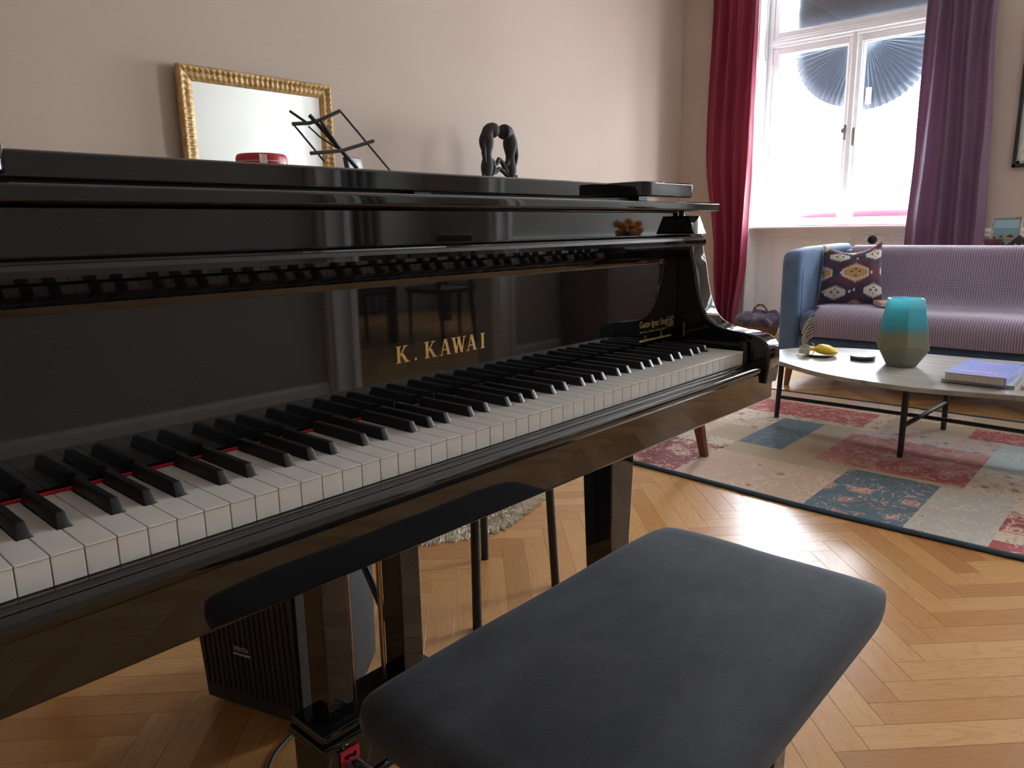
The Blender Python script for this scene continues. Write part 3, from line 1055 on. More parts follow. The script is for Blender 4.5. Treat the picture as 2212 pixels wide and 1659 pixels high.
cream, rose = lin(206, 186, 164), lin(196, 160, 146)
deepred, teal, beige, grey = lin(126, 14, 30), lin(52, 92, 110), lin(170, 150, 120), lin(168, 164, 156)
PM = {
    'red': patch_mat('rug_red', deepred, lin(206, 170, 150), lin(160, 60, 60), 9, 1.0, 0.75, 0.7),
    'red2': patch_mat('rug_red_faded', lin(146, 30, 42), lin(186, 142, 126), lin(110, 34, 42), 8, 2.3, 0.6, 0.9, 0.75, lin(190, 142, 128)),
    'redback': patch_mat('rug_red_back', lin(150, 34, 46), lin(200, 160, 142), lin(140, 34, 44), 11, 3.7, 0.35, 0.9),
    'pink': patch_mat('rug_rose_beige', lin(186, 160, 138), lin(206, 184, 162), lin(146, 66, 60), 8, 4.1, 0.25, 0.7, 0.5, lin(190, 150, 132)),
    'beige': patch_mat('rug_plain_beige', beige, lin(180, 160, 130), lin(150, 90, 70), 5, 5.2, 0.0, 0.1, 0.5, lin(150, 134, 108)),
    'teal': patch_mat('rug_teal_floral', teal, lin(206, 158, 140), lin(160, 70, 70), 7.5, 6.3, 0.35, 0.15, 0.5, lin(34, 66, 80)),
    'blue': patch_mat('rug_blue_marbled', lin(58, 88, 108), lin(108, 130, 140), lin(150, 90, 84), 12, 7.9, 0.0, 1.0, 0.5, lin(70, 98, 112)),
    'grey': patch_mat('rug_pale_grey', grey, lin(196, 184, 170), lin(150, 56, 62), 9, 8.4, 0.22, 0.4, 0.5, lin(176, 166, 150)),
    'cream': patch_mat('rug_cream', lin(196, 178, 156), lin(150, 128, 108), lin(130, 60, 58), 12, 9.6, 0.2, 0.9),
    'stripe': patch_mat('rug_rose_stripe', lin(190, 158, 142), lin(110, 130, 136), lin(140, 40, 50), 14, 10.8, 0.5, 0.8),
    'palebl': patch_mat('rug_pale_blue', lin(158, 168, 168), lin(190, 186, 176), lin(120, 130, 136), 7, 11.2, 0.1, 0.8),
}
patches = [
    ('red', 2.40, 2.835, 0.83, 1.34), ('pink', 2.40, 2.80, 0.302, 0.83), ('teal', 2.40, 2.90, -0.018, 0.302), ('grey', 2.40, 2.90, -0.253, -0.018),
    ('red', 2.56, 2.74, -0.60, -0.253), ('cream', 2.74, 2.90, -0.60, -0.253), ('cream', 2.47, 2.56, -0.60, -0.253), ('redback', 2.40, 2.47, -0.60, -0.253), ('pink', 2.40, 2.90, -1.0, -0.60),
    ('beige', 2.80, 2.96, 0.463, 0.82), ('beige', 2.80, 2.93, 0.302, 0.463), ('cream', 2.835, 2.96, 0.82, 1.34),
    ('blue', 2.96, 3.50, 0.617, 0.820), ('cream', 3.50, 3.57, 0.617, 0.820), ('cream', 3.52, 3.57, 0.47, 0.617), ('beige', 2.96, 3.52, 0.463, 0.617), ('beige', 2.96, 3.22, 0.82, 1.0), ('cream', 3.22, 3.57, 0.82, 1.34), ('pink', 2.96, 3.22, 1.0, 1.34),
    ('red2', 2.93, 3.43, -0.085, 0.463), ('beige', 2.90, 2.93, -0.085, 0.302), ('stripe', 3.43, 3.52, -0.085, 0.463), ('stripe', 3.52, 3.66, -0.085, 0.40),
    ('cream', 2.90, 3.20, -0.45, -0.085), ('palebl', 3.20, 3.66, -0.45, -0.085), ('beige', 2.90, 3.66, -1.0, -0.45),
    ('redback', 3.57, 3.86, 0.47, 1.06), ('pink', 3.57, 3.86, 1.06, 1.34), ('beige', 3.66, 3.86, 0.05, 0.40), ('cream', 3.52, 3.86, 0.40, 0.47), ('redback', 3.66, 3.86, -0.3, 0.05), ('pink', 3.66, 3.86, -1.0, -0.3),
    ('pink', 3.86, 4.11, 0.6, 1.34), ('cream', 3.86, 4.11, 0.1, 0.6), ('beige', 3.86, 4.11, -0.5, 0.1), ('red2', 3.86, 4.11, -1.0, -0.5),
    ('cream', 2.835, 2.96, 0.302, 0.302), ]
for mk, x0, x1, y0, y1 in patches:
    if y1 - y0 < 0.01:
        continue
    nx, ny = max(1, int((x1 - x0) / 0.12)), max(1, int((y1 - y0) / 0.1))
    def pf_(u, v, x0=x0, x1=x1, y0=y0, y1=y1):
        x, y = x0 + (x1 - x0) * u, y0 + (y1 - y0) * v
        return (warp_x(x, y), y, RZ - (0.0006 if u in (0, 1) or v in (0, 1) else 0))
    grid_surf('patch', nx, ny, pf_, PM[mk], rug)
bind = varied('rug_binding_teal', lin(44, 66, 76), lin(38, 58, 68), 40, 0.95, 0.2, 400)


def rug_pt(x, y, z):
    return (warp_x(x, y), y, z)


bm = bmesh.new()
ys = [-1.03 + 2.40 * k / 16 for k in range(17)]
xs_ = [2.372 + (4.138 - 2.372) * k / 12 for k in range(13)]
bm_tube(bm, [rug_pt(2.383, y, 0.0055) for y in ys], 0.016, 8, True, 0.40)
bm_tube(bm, [rug_pt(4.126, y, 0.0055) for y in ys], 0.016, 8, True, 0.40)
bm_tube(bm, [rug_pt(x, 1.355, 0.0055) for x in xs_], 0.016, 8, True, 0.40)
bm_tube(bm, [rug_pt(x, -1.015, 0.0055) for x in xs_], 0.016, 8, True, 0.40)
from_bm('binding', bm, bind, rug, smooth=60)


def base_fn(u, v):
    return rug_pt(2.385 + 1.74 * u, -1.02 + 2.38 * v, 0.005)


grid_surf('backing', 12, 16, base_fn, varied('rug_jute', lin(176, 158, 130), lin(164, 146, 118), 40, 0.95), rug)

# ------------------------------------------------------------------ coffee table and things on it
TZ = 0.350


def stone_mat():
    m = principled('travertine', lin(160, 156, 146), 0.33)
    t = NT(m)
    co = t.coord()
    n = t.noise(t.mapping(co, (9, 1.3, 3), (0, 0, 0.15)), 3, 6, 0.65, 0.6)
    t.l(t.ramp(n, [(0.3, lin(128, 122, 112)), (0.5, lin(164, 158, 148)), (0.72, lin(186, 182, 174))]), t.b.inputs['Base Color'])
    t.bump(n, 0.06)
    return m


tab = thing('coffee_table', 'oval grey stone coffee table on thin black metal legs', 'coffee table', (3.42, 0.12, 0))
outl = smooth_closed([(a, b, 0) for a, b in ((3.42, 0.885), (3.56, 0.855), (3.69, 0.77), (3.775, 0.58), (3.80, 0.28), (3.815, -0.1), (3.80, -0.35), (3.72, -0.55), (3.55, -0.66), (3.38, -0.66), (3.2, -0.56), (3.09, -0.38), (3.04, -0.215), (3.0, -0.05), (2.967, 0.17), (3.03, 0.466), (3.17, 0.689), (3.29, 0.825))], 5)
prism('table_top', [(a, b) for a, b, c in outl], 'z', TZ - 0.020, TZ, stone_mat(), tab, 0.003, ang=45)
BM_ = M['black_metal']
for x, y in ((3.50, 0.857), (3.178, 0.198), (3.752, 0.166), (3.46, -0.60)):
    tx, ty = (3.505, 0.845) if y > 0.5 else ((x + (3.46 - x) * 0.02, y) if y > 0 else (x, y + 0.01))
    tube('leg', [(x, y, 0.0095), (tx, ty, TZ - 0.021)], [0.0115, 0.0135], BM_, tab, 12)
tube('stretcher', [(3.503, 0.85, 0.115), (3.465, 0.182, 0.125), (3.46, -0.59, 0.115)], 0.0095, BM_, tab, 8)
tube('stretcher', [(3.18, 0.198, 0.140), (3.75, 0.166, 0.140)], 0.0095, BM_, tab, 8)


def vase_mat():
    m = principled('painted_glass_teal', lin(60, 150, 160), 0.3)
    t = NT(m)
    co = t.coord()
    sep = t.n('ShaderNodeSeparateXYZ')
    t.l(co, sep.inputs[0])
    h = t.math('ADD', t.math('DIVIDE', t.math('SUBTRACT', sep.outputs[2], TZ), 0.295), t.math('MULTIPLY', t.math('SUBTRACT', t.noise(t.mapping(co, (1, 1, 3.5)), 9, 4, 0.6, 0.8), 0.5), 0.34))
    c = t.ramp(h, [(0.0, lin(160, 158, 148)), (0.30, lin(176, 172, 152)), (0.44, lin(182, 174, 144)), (0.54, lin(130, 186, 186)), (0.66, lin(96, 212, 226)), (0.85, lin(120, 224, 234)), (1.0, lin(170, 232, 236))])
    t.l(c, t.b.inputs['Base Color'])
    tr = t.n('ShaderNodeBsdfTranslucent')
    t.l(c, tr.inputs['Color'])
    mx = t.n('ShaderNodeMixShader')
    mx.inputs[0].default_value = 0.5
    t.l(t.b.outputs[0], mx.inputs[1])
    t.l(tr.outputs[0], mx.inputs[2])
    t.l(mx.outputs[0], t.t.nodes['Material Output'].inputs['Surface'])
    return m


vx, vy = 3.415, 0.288
bm = bmesh.new()
nf = 6
rings = []
for r, z, tw in ((0.0, 0.0, 0), (0.062, 0.0, 0), (0.064, 0.002, 0), (0.113, 0.088, 0.0), (0.076, 0.292, 0.0), (0.072, 0.292, 0), (0.106, 0.09, 0), (0.0, 0.02, 0)):
    if r == 0:
        rings.append([bm.verts.new((vx, vy, TZ + z))])
        continue
    rg = []
    for k in range(nf):
        t = 2 * math.pi * k / nf + 0.42
        zz = z
        if abs(z - 0.088) < 0.004:
            zz = z + (0.006 if k % 2 else -0.010)
        rg.append(bm.verts.new((vx + r * math.cos(t), vy + r * math.sin(t), TZ + zz)))
    rings.append(rg)
for a, b in zip(rings, rings[1:]):
    for k in range(nf):
        j = (k + 1) % nf
        if len(a) == 1:
            bm.faces.new((a[0], b[k], b[j]))
        elif len(b) == 1:
            bm.faces.new((a[k], a[j], b[0]))
        else:
            bm.faces.new((a[k], a[j], b[j], b[k]))
bmesh.ops.recalc_face_normals(bm, faces=bm.faces)
bmesh.ops.bevel(bm, geom=[e for e in bm.edges], offset=0.0016, segments=1, affect='EDGES')
tag(from_bm('vase', bm, vase_mat()), 'faceted glass vase fading from teal to sandy grey on the coffee table', 'vase')

# small plate with a yellow pouch
pc = (3.455, 0.650)
plate = thing('plate', 'small cream plate with a brown rim holding a yellow pouch', 'plate', (pc[0], pc[1], TZ))
lathe('dish', [(0.0, 0.001), (0.042, 0.001), (0.060, 0.006), (0.074, 0.0115), (0.0735, 0.0135), (0.058, 0.0085), (0.040, 0.004), (0.0, 0.004)], (pc[0], pc[1], TZ), varied('cream_glaze', lin(222, 206, 180), lin(214, 196, 170), 30, 0.3), plate)
lathe('rim', [(0.0735, 0.0110), (0.0755, 0.0118), (0.0752, 0.0140), (0.0732, 0.0136), (0.0735, 0.0110)], (pc[0], pc[1], TZ), varied('brown_glaze', lin(150, 92, 60), lin(132, 78, 50), 30, 0.3), plate)
pouch = thing('pouch', 'yellow mesh pouch with a printed tag and tied cord on a plate', 'pouch', (pc[0], pc[1], TZ + 0.012))
yel = varied('yellow_mesh', lin(246, 214, 56), lin(236, 198, 44), 60, 0.55, 0.5, 300)


def pouch_pt(u, v):
    a = 2 * math.pi * u
    s = v
    if s < 0.78:
        r = 0.036 * (math.sin(math.pi / 2 * min(1.0, (s + 0.02) / 0.45))) ** 0.5
        r *= 1.0 if s < 0.5 else 1 - 0.55 * ((s - 0.5) / 0.28) ** 2
    else:
        r = 0.016 + 0.014 * ((s - 0.78) / 0.22)
    if s < 0.02:
        r = 0.002
    yy = -0.084 + 0.136 * s
    r *= 1 + 0.10 * noise.noise(Vector((math.cos(a) * 2, s * 7, math.sin(a) * 2))) + 0.05 * math.cos(a * 6) * (1 if s > 0.5 else 0.3)
    hgt = 0.40 + 0.24 * math.sin(math.pi * min(1, s * 1.1))
    return (pc[0] - 0.002 + r * math.cos(a) * 1.15, pc[1] + yy, TZ + 0.0125 + 0.026 * (0.45 + 0.7 * s if s < 0.6 else 0.87 - 0.6 * (s - 0.6)) + r * math.sin(a) * hgt)


grid_surf('bag', 24, 18, pouch_pt, yel, pouch)
tag_m = varied('tag_card', lin(216, 214, 196), lin(150, 160, 120), 70, 0.6)
bm = bmesh.new()
bm_prism(bm, [(-0.024, -0.022), (0.026, -0.020), (0.030, 0.014), (0.002, 0.026), (-0.022, 0.016)], lambda a, b, h: (pc[0] - 0.050 + h + b * 0.35 - a * 0.3, pc[1] + 0.050 + a * 0.9, TZ + 0.032 + b * 0.95), 0, 0.0015)
from_bm('tag', bm, tag_m, pouch)
cord_p = smooth_open([(pc[0] - 0.02, pc[1] + 0.03, TZ + 0.06), (pc[0] - 0.04, pc[1] + 0.01, TZ + 0.045), (pc[0] - 0.05, pc[1] + 0.015, TZ + 0.012), (pc[0] - 0.065, pc[1] + 0.05, TZ + 0.004), (pc[0] - 0.06, pc[1] + 0.085, TZ + 0.004)], 5)
tube('cord', cord_p, 0.0022, varied('yellow_cord', lin(214, 206, 110), lin(200, 190, 96), 50, 0.8), pouch, 6)

cc = (3.465, 0.460)
co_ = thing('candle_tin', 'flat round dark tin with a pale lid on the coffee table', 'tin', (cc[0], cc[1], TZ))
lathe('tin_body', [(0.0, 0.0), (0.050, 0.0), (0.052, 0.003), (0.052, 0.013), (0.0, 0.013)], (cc[0], cc[1], TZ), varied('dark_tin', lin(42, 44, 46), lin(34, 36, 38), 30, 0.45), co_)
lathe('tin_lid', [(0.0, 0.0135), (0.0525, 0.0135), (0.0535, 0.016), (0.0525, 0.020), (0.047, 0.0215), (0.0, 0.0205)], (cc[0], cc[1], TZ), varied('pale_lid', lin(150, 150, 146), lin(128, 128, 126), 24, 0.35), co_)

# books


def book(name, label, x0, x1, y0, y1, z0, th, cover, rz=0.0, piv=None, spine='x1', curl=0.0):
    cx, cy = (x0 + x1) / 2, (y0 + y1) / 2
    b = thing(name, label, 'book', (cx, cy, z0), rz)
    hx, hy = (x1 - x0) / 2, (y1 - y0) / 2
    ct = 0.0018
    box('back_cover', -hx, hx, -hy, hy, 0, ct, cover, b, 0.0006, 1, True)
    box('page_block', -hx + 0.003, hx - 0.002, -hy + 0.003, hy - 0.003, ct, th - ct, M['paper'], b, 0, 1, True)
    box('front_cover', -hx, hx, -hy, hy, th - ct, th, cover, b, 0.0006, 1, True)
    if spine == 'y0':
        box('spine', -hx, hx, -hy - 0.001, -hy + 0.003, 0, th, cover, b, 0.0008, 1, True)
    else:
        box('spine', hx - 0.002, hx + 0.001, -hy, hy, 0, th, cover, b, 0.0008, 1, True)
    return b


blue = varied('blue_cover', lin(128, 140, 206), lin(118, 130, 196), 5, 0.45)
greyc = varied('grey_cover', lin(150, 150, 148), lin(132, 132, 130), 5, 0.5)
bk2 = book('book', 'grey paperback at the bottom of the stack, under the blue book', 3.135, 3.53, -0.165, 0.075, TZ, 0.013, greyc, 0.03, spine='y0')
bk1 = book('book', 'thick blue programme book with pink lettering on top of the stack', 3.115, 3.47, -0.150, 0.052, TZ + 0.0135, 0.030, blue, -0.02, spine='y0')
pinkp = varied('pink_print', lin(244, 178, 214), lin(238, 168, 206), 40, 0.5)
zt = TZ + 0.0437
o = put_text('title', 'MUSIKVEREIN', 0.142, 0.030, (3.205, -0.120, zt), (0, 1, 0), (-1, 0, 0), pinkp, None, 0.0006, 0.025)
attach(o, bk1)
o = put_text('season', '2022/23', 0.086, 0.026, (3.420, -0.095, zt), (0, 1, 0), (-1, 0, 0), pinkp, None, 0.0006, 0.025)
attach(o, bk1)
book('book', 'pink-edged paperback beside the book stack on the coffee table', 3.16, 3.40, -0.40, -0.185, TZ, 0.014, varied('salmon_cover', lin(206, 150, 130), lin(190, 136, 118), 8, 0.5), 0.05, spine='y0')

# ------------------------------------------------------------------ sofa
sofa = thing('sofa', 'slate blue fabric sofa with wooden legs behind the coffee table', 'sofa', (4.75, 0.05, 0))
SY0, SY1 = -1.10, 1.205
SF, SB = 4.295, 5.20
SFm = M['sofa']


def soft_box(name, x0, x1, y0, y1, z0, z1, r, m, parent, seg=5):
    return box(name, x0, x1, y0, y1, z0, z1, m, parent, r, seg)


soft_box('base', SF + 0.03, SB - 0.02, SY0 + 0.03, SY1 - 0.03, 0.135, 0.31, 0.03, SFm, sofa)
for y0, y1 in ((SY1 - 0.115, SY1), (SY0, SY0 + 0.115)):
    ap = [(SF - 0.004, 0.15), (SF, 0.74), (SF + 0.012, 0.785), (SF + 0.05, 0.805), (SF + 0.3, 0.822), (SB - 0.05, 0.83), (SB, 0.81), (SB + 0.01, 0.15)]
    bm = bmesh.new()
    bm_prism(bm, ap, lambda a, b, h: (a, h, b), y0, y1, 0.032, 5)
    a = from_bm('arm', bm, SFm, sofa, smooth=50)
    yi = y0 if y0 > 0 else y1
    tube('piping', [(SF + 0.045, yi, 0.20), (SF + 0.045, yi, 0.66), (SF + 0.05, yi + (0.004 if y0 > 0 else -0.004), 0.74), (SF + 0.052, yi + (0.02 if y0 > 0 else -0.02), 0.800)], 0.0042, SFm, a, 6)
bm = bmesh.new()
bm_prism(bm, [(4.90, 0.30), (4.985, 0.75), (5.01, 0.782), (5.06, 0.792), (5.17, 0.790), (5.20, 0.76), (5.21, 0.15), (4.9, 0.15)], lambda a, b, h: (a, h, b), SY0 + 0.116, SY1 - 0.116, 0.02, 3)
from_bm('backrest', bm, SFm, sofa, smooth=50)
soft_box('seat_cushion', SF + 0.005, 4.93, SY0 + 0.118, SY1 - 0.118, 0.312, 0.455, 0.045, SFm, sofa)
for x, y in ((4.345, 1.135), (5.13, 1.12), (4.345, -1.03), (5.13, -1.02)):
    tube('leg', [(x - 0.012 if x < 4.7 else x + 0.012, y + (0.012 if y > 0 else -0.012), 0.0), (x, y, 0.14)], [0.015, 0.024], M['sofa_wood'], sofa, 14)


def weave_mat():
    m = principled('throw_weave', lin(110, 84, 104), 0.95, sheen=0.3)
    t = NT(m)
    uv = t.coord('UV')
    ck = t.n('ShaderNodeTexChecker')
    ck.inputs['Scale'].default_value = 1.0
    t.l(t.mapping(uv, (225, 210, 1), (0, 0, 0.785)), ck.inputs['Vector'])
    n = t.noise(t.mapping(uv, (90, 62, 1)), 1, 2)
    c = t.mix(ck.outputs['Fac'], lin(110, 84, 118), lin(200, 188, 206))
    c = t.mix(t.math('MULTIPLY', n, 0.35), c, lin(122, 96, 122))
    big = t.noise(t.mapping(uv, (5, 3, 1)), 1, 2)
    c = t.mix(t.math('MULTIPLY', big, 0.35), c, lin(150, 140, 150))
    t.l(c, t.b.inputs['Base Color'])
    t.bump(ck.outputs['Fac'], 0.4, 0.003)
    return m


throw = thing('throw_blanket', 'purple and cream woven throw with a fringe draped over the sofa', 'blanket', (4.6, 0, 0.46))
pth = smooth_open([(4.268, 0.318, 0), (4.262, 0.365, 0), (4.266, 0.42, 0), (4.300, 0.460, 0), (4.37, 0.476, 0), (4.55, 0.474, 0), (4.75, 0.470, 0), (4.86, 0.476, 0), (4.905, 0.52, 0), (4.930, 0.62, 0), (4.950, 0.71, 0), (4.966, 0.782, 0), (5.01, 0.810, 0), (5.10, 0.815, 0), (5.19, 0.806, 0), (5.235, 0.76, 0), (5.24, 0.58, 0)], 4)
NP = len(pth) - 1


def throw_pt(u, v):
    k = v * NP
    i = min(NP - 1, int(k))
    f = k - i
    x = pth[i][0] * (1 - f) + pth[i + 1][0] * f
    z = pth[i][1] * (1 - f) + pth[i + 1][1] * f
    yl = 1.005 + 0.03 * v - (0.03 if v < 0.25 else 0.0)
    y = yl + (-1.0 - yl) * u
    w = 0.5 + 0.5 * noise.noise(Vector((y * 3.0 + 1.7, v * 5.0, 0.4)))
    d = 0.012 * w + 0.014 * max(0, math.sin(y * 5.0 + v * 9 + 1.0)) * (1 if 0.45 < v < 0.8 else 0.35)
    if z < 0.47 and x < 4.35:
        x -= d
    elif x < 4.85:
        z += d * 0.6
    else:
        x -= d * 0.7
        z += d * 0.25
    return (x, y, z)


grid_surf('cloth', 90, 68, throw_pt, weave_mat(), throw, thick=0.004)
for k in range(9):
    v = 0.012 + 0.018 * k if k < 8 else 0.15 + 0.035 * (k - 7)
    p = Vector(throw_pt(0, min(v, 0.6)))
    q = p + Vector((-0.008 + random.uniform(-0.01, 0.01), 0.028 + random.uniform(0, 0.012), -0.028 if p.z < 0.46 else -0.002))
    e = q + Vector((random.uniform(-0.012, 0.004), 0.012 + random.uniform(0, 0.02), -0.055 if p.z < 0.46 else 0.002))
    tube('tassel', smooth_open([tuple(p), tuple(q), tuple(e)], 4), 0.0038, M['string'], throw, 6)

# cushion with kilim print, painted per vertex
NC = 130


def kilim(u, v):
    """u to the right, v up, both 0..1; returns srgb."""
    plum, navy, cr, mus, red_ = (92, 40, 62), (50, 54, 74), (214, 204, 190), (196, 148, 86), (150, 40, 58)
    col = plum
    for cx, cy in ((0.22, 0.16), (0.80, 0.20), (0.26, 0.80), (0.86, 0.82), (-0.02, 0.5)):
        if abs(u - cx) / 0.36 + abs(v - cy) / 0.20 < 1:
            col = navy
    if v > 0.93:
        col = red_ if (u * 4) % 1 < 0.6 else plum
    big = [(0.22, 0.17, cr, 0.165, 0.125), (0.83, 0.21, cr, 0.165, 0.125), (0.53, 0.50, cr, 0.215, 0.165), (0.27, 0.80, cr, 0.165, 0.11), (0.86, 0.82, cr, 0.165, 0.11), (-0.06, 0.50, cr, 0.215, 0.165), (0.55, -0.06, cr, 0.17, 0.12), (1.12, 0.52, cr, 0.17, 0.14)]
    for cx, cy, c, rx, ry in big:
        dx, dy = abs(u - cx), abs(v - cy)
        if dx < rx:
            p = 0.036
            saw = abs(((dx + p / 2) / p) % 1 - 0.5) * 2
            hgt = ry * (1 - 0.62 * (dx / rx)) * (0.70 + 0.42 * (1 - saw))
            if dy < hgt:
                col = c
                big_mus = rx > 0.2
                if big_mus and dy < ry * (1 - 0.72 * dx / rx) * (0.52 + 0.22 * saw) and dx < rx * 0.88:
                    col = mus
                # little eye triangles
                ex, ey = 0.30 * rx, 0.10 * ry
                for sx in (-1, 1):
                    tx = abs(u - (cx + sx * ex))
                    ty = v - cy
                    if tx + abs(ty) * 0.8 < 0.030:
                        col = (70, 62, 74) if ty > 0 else (150, 164, 172)
                ty = v - (cy - 0.050)
                if abs(u - cx) + abs(ty) < 0.024:
                    col = mus if not big_mus else (120, 84, 50)
                ty = v - (cy + 0.048)
                if abs(u - cx) + abs(ty) < 0.022 and ty > -0.005:
                    col = (86, 50, 62)
    for cx, cy in ((0.52, 0.22), (0.30, 0.50), (0.79, 0.50), (0.56, 0.76), (0.04, 0.18), (0.45, 0.19)):
        if abs(u - cx) * 1.2 + abs(v - cy) < 0.032 and u < cx + 0.012:
            col = cr
    if v > 0.88 and u < 0.10 and (0.10 - u) + (v - 0.88) > 0.07:
        col = (206, 196, 160)
    if v > 0.86 and 0.42 < u < 0.56 and v - 0.86 > abs(u - 0.49) * 0.9:
        col = (206, 196, 160)
    return col


def attr_mat(name, rough=0.9, bump=0.2, sheen=0.2):
    m = principled(name, (0.5, 0.5, 0.5, 1), rough, sheen=sheen)
    t = NT(m)
    a = t.n('ShaderNodeVertexColor')
    a.layer_name = 'print'
    n = t.noise(t.coord(), 160, 2)
    t.l(t.mix(t.math('MULTIPLY', n, 0.16), a.outputs['Color'], (0.1, 0.09, 0.1, 1)), t.b.inputs['Base Color'])
    if bump:
        t.bump(t.noise(t.coord(), 700, 2), bump, 0.001)
    return m


M['print'] = attr_mat('printed_fabric')
M['print_gloss'] = attr_mat('printed_photo', 0.25, 0.0, 0.0)


def paint(me, fn, n):
    ca = me.color_attributes.new('print', 'FLOAT_COLOR', 'POINT')
    for i in range(len(me.vertices)):
        u, v = (i % (n + 1)) / n, (i // (n + 1)) / n
        ca.data[i].color = lin(*fn(u, v))


cl = [Vector((4.625, 1.085, 0.832)), Vector((4.80, 0.800, 0.848)), Vector((4.66, 0.730, 0.482)), Vector((4.56, 1.070, 0.482))]   # tl tr br bl
cn = (cl[1] - cl[0]).cross(cl[3] - cl[0]).normalized()
if cn.x > 0:
    cn = -cn
cush = thing('cushion', 'plum kilim-print cushion with jagged cream medallions leaning in the sofa corner', 'cushion', (4.65, 0.92, 0.48))


def cush_pt(u, v, side):
    top = cl[0].lerp(cl[1], u)
    bot = cl[3].lerp(cl[2], u)
    p = bot.lerp(top, v)
    c = Vector((0, 0, 0))
    c = (cl[0] + cl[1] + cl[2] + cl[3]) / 4
    # sides pull in between the corners
    a, b = 2 * u - 1, 2 * v - 1
    pull = 0.05 * (abs(a) ** 3) * (1 - b * b) + 0.03 * (abs(b) ** 3) * (1 - a * a)
    p = p + (c - p) * pull
    # sagging top edge
    if v > 0.5:
        p.z -= 0.055 * (1 - a * a) ** 1.0 * ((v - 0.5) * 2) ** 2.2
    h = max(0.0, (1 - abs(a) ** 2.6)) ** 0.55 * max(0.0, (1 - abs(b) ** 2.6)) ** 0.55
    wr = 0.006 * noise.noise(Vector((u * 5, v * 5, 1.0))) + 0.006 * math.sin((u - v) * 16) * max(0, v - 0.55)
    p = p + cn * side * (0.062 * h + wr * h)
    return p


fo = grid_surf('cover_front', NC, NC, lambda u, v: cush_pt(u, v, 1), M['print'], cush)
paint(fo.data, kilim, NC)
ba = grid_surf('cover_back', 40, 40, lambda u, v: cush_pt(u, v, -1), M['print'], cush)
paint(ba.data, lambda u, v: (92, 40, 62), 40)

# book tucked beside the cushion
book('book', 'white book with a red cover edge lying on the sofa by the cushion', 4.47, 4.66, 0.60, 0.735, 0.4905, 0.022, varied('white_red_cover', lin(206, 198, 192), lin(190, 90, 92), 14, 0.5), 0.5)

# tasselled ball hanging behind the cushion
pom = thing('tassel_ball', 'dark knotted ball with long cream strings on the sofa back', 'ornament', (5.04, 0.93, 0.822))
pcx = Vector((5.04, 0.93, 0.850))
lathe('knot', [(0.0, -0.025), (0.018, -0.020), (0.029, -0.004), (0.028, 0.012), (0.016, 0.026), (0.0, 0.029)], tuple(pcx), varied('dark_yarn', lin(52, 34, 46), lin(36, 26, 34), 60, 0.95, 0.5, 200), pom, 16)
for k in range(13):
    a = -1.25 + 2.5 * k / 12
    s = 1 if a > 0 else -1
    e = pcx + Vector((0.0 + 0.02 * random.random(), -math.sin(a) * (0.10 + 0.02 * random.random()) * 1.25 if a > 0 else -math.sin(a) * 0.17, -0.018 + 0.008 * random.random()))
    mid = pcx + Vector((0.005, (e.y - pcx.y) * 0.5, 0.034 + 0.012 * math.cos(a)))
    tube('string', smooth_open([tuple(pcx + Vector((0, 0, 0.027))), tuple(mid), tuple(e)], 5), 0.0017, M['string'], pom, 5)

# ------------------------------------------------------------------ curtains


def curtain_mat(name, c):
    """plain shot silk: one colour, a bluish sheen, a little light through it."""
    m = principled(name, c, 0.38, sheen=0.6)
    t = NT(m)
    t.b.inputs['Sheen Tint'].default_value = (0.45, 0.58, 0.85, 1)
    t.b.inputs['Sheen Roughness'].default_value = 0.35
    uv = t.coord('UV')
    t.bump(t.noise(t.mapping(uv, (900, 60, 1)), 1, 2), 0.12, 0.001)
    tr = t.n('ShaderNodeBsdfTranslucent')
    tr.inputs['Color'].default_value = c
    mx = t.n('ShaderNodeMixShader')
    mx.inputs[0].default_value = 0.22
    t.l(t.b.outputs[0], mx.inputs[1])
    t.l(tr.outputs[0], mx.inputs[2])
    t.l(mx.outputs[0], t.t.nodes['Material Output'].inputs['Surface'])
    return m


def curtain(name, label, lft, rgt, x, folds, amp, m, top=3.2):
    """lft / rgt: lists of (z, y)."""
    def interp(tb, z):
        tb = sorted(tb)
        if z <= tb[0][0]:
            return tb[0][1]
        for (z0, y0), (z1, y1) in zip(tb, tb[1:]):
            if z <= z1:
                f = (z - z0) / (z1 - z0)
                f = f * f * (3 - 2 * f)
                return y0 + (y1 - y0) * f
        return tb[-1][1]
    z0 = 0.012

    def pt(u, v):
        z = z0 + (top - z0) * v
        a, b = interp(lft, z), interp(rgt, z)
        y = a + (b - a) * u
        ph = 2 * math.pi * folds * (u + 0.02 * math.sin(v * 5 + u * 7)) + 0.5
        xx = x + amp * math.sin(ph) * (0.8 + 0.3 * noise.noise(Vector((u * 4, v * 3, 2)))) + 0.006 * noise.noise(Vector((u * 11, v * 16, 5)))
        y += 0.25 * amp * math.cos(ph * 1.0)
        return (xx, y, z)
    o = grid_surf(name, 150, 60, pt, m, None, thick=0.003)
    return tag(o, label, 'curtain', 'curtains at the sofa window')


curtain('curtain', 'crimson silk curtain in deep folds hanging in the corner beside the piano wall', [(0.1, 2.58), (0.66, 2.625), (1.59, 2.738), (2.83, 2.694)], [(0.1, 2.38), (0.66, 2.314), (1.55, 2.285), (2.8, 2.28)], 6.20, 4, 0.055, curtain_mat('curtain_crimson', lin(158, 56, 80)))
curtain('curtain', 'plum grey silk curtain in deep folds hanging behind the sofa back', [(0.1, 1.05), (0.9, 1.048), (1.46, 1.033), (2.5, 1.024)], [(0.1, 0.52), (0.8, 0.526), (1.42, 0.543), (2.4, 0.583)], 6.20, 4, 0.050, curtain_mat('curtain_plum', lin(132, 100, 124)))

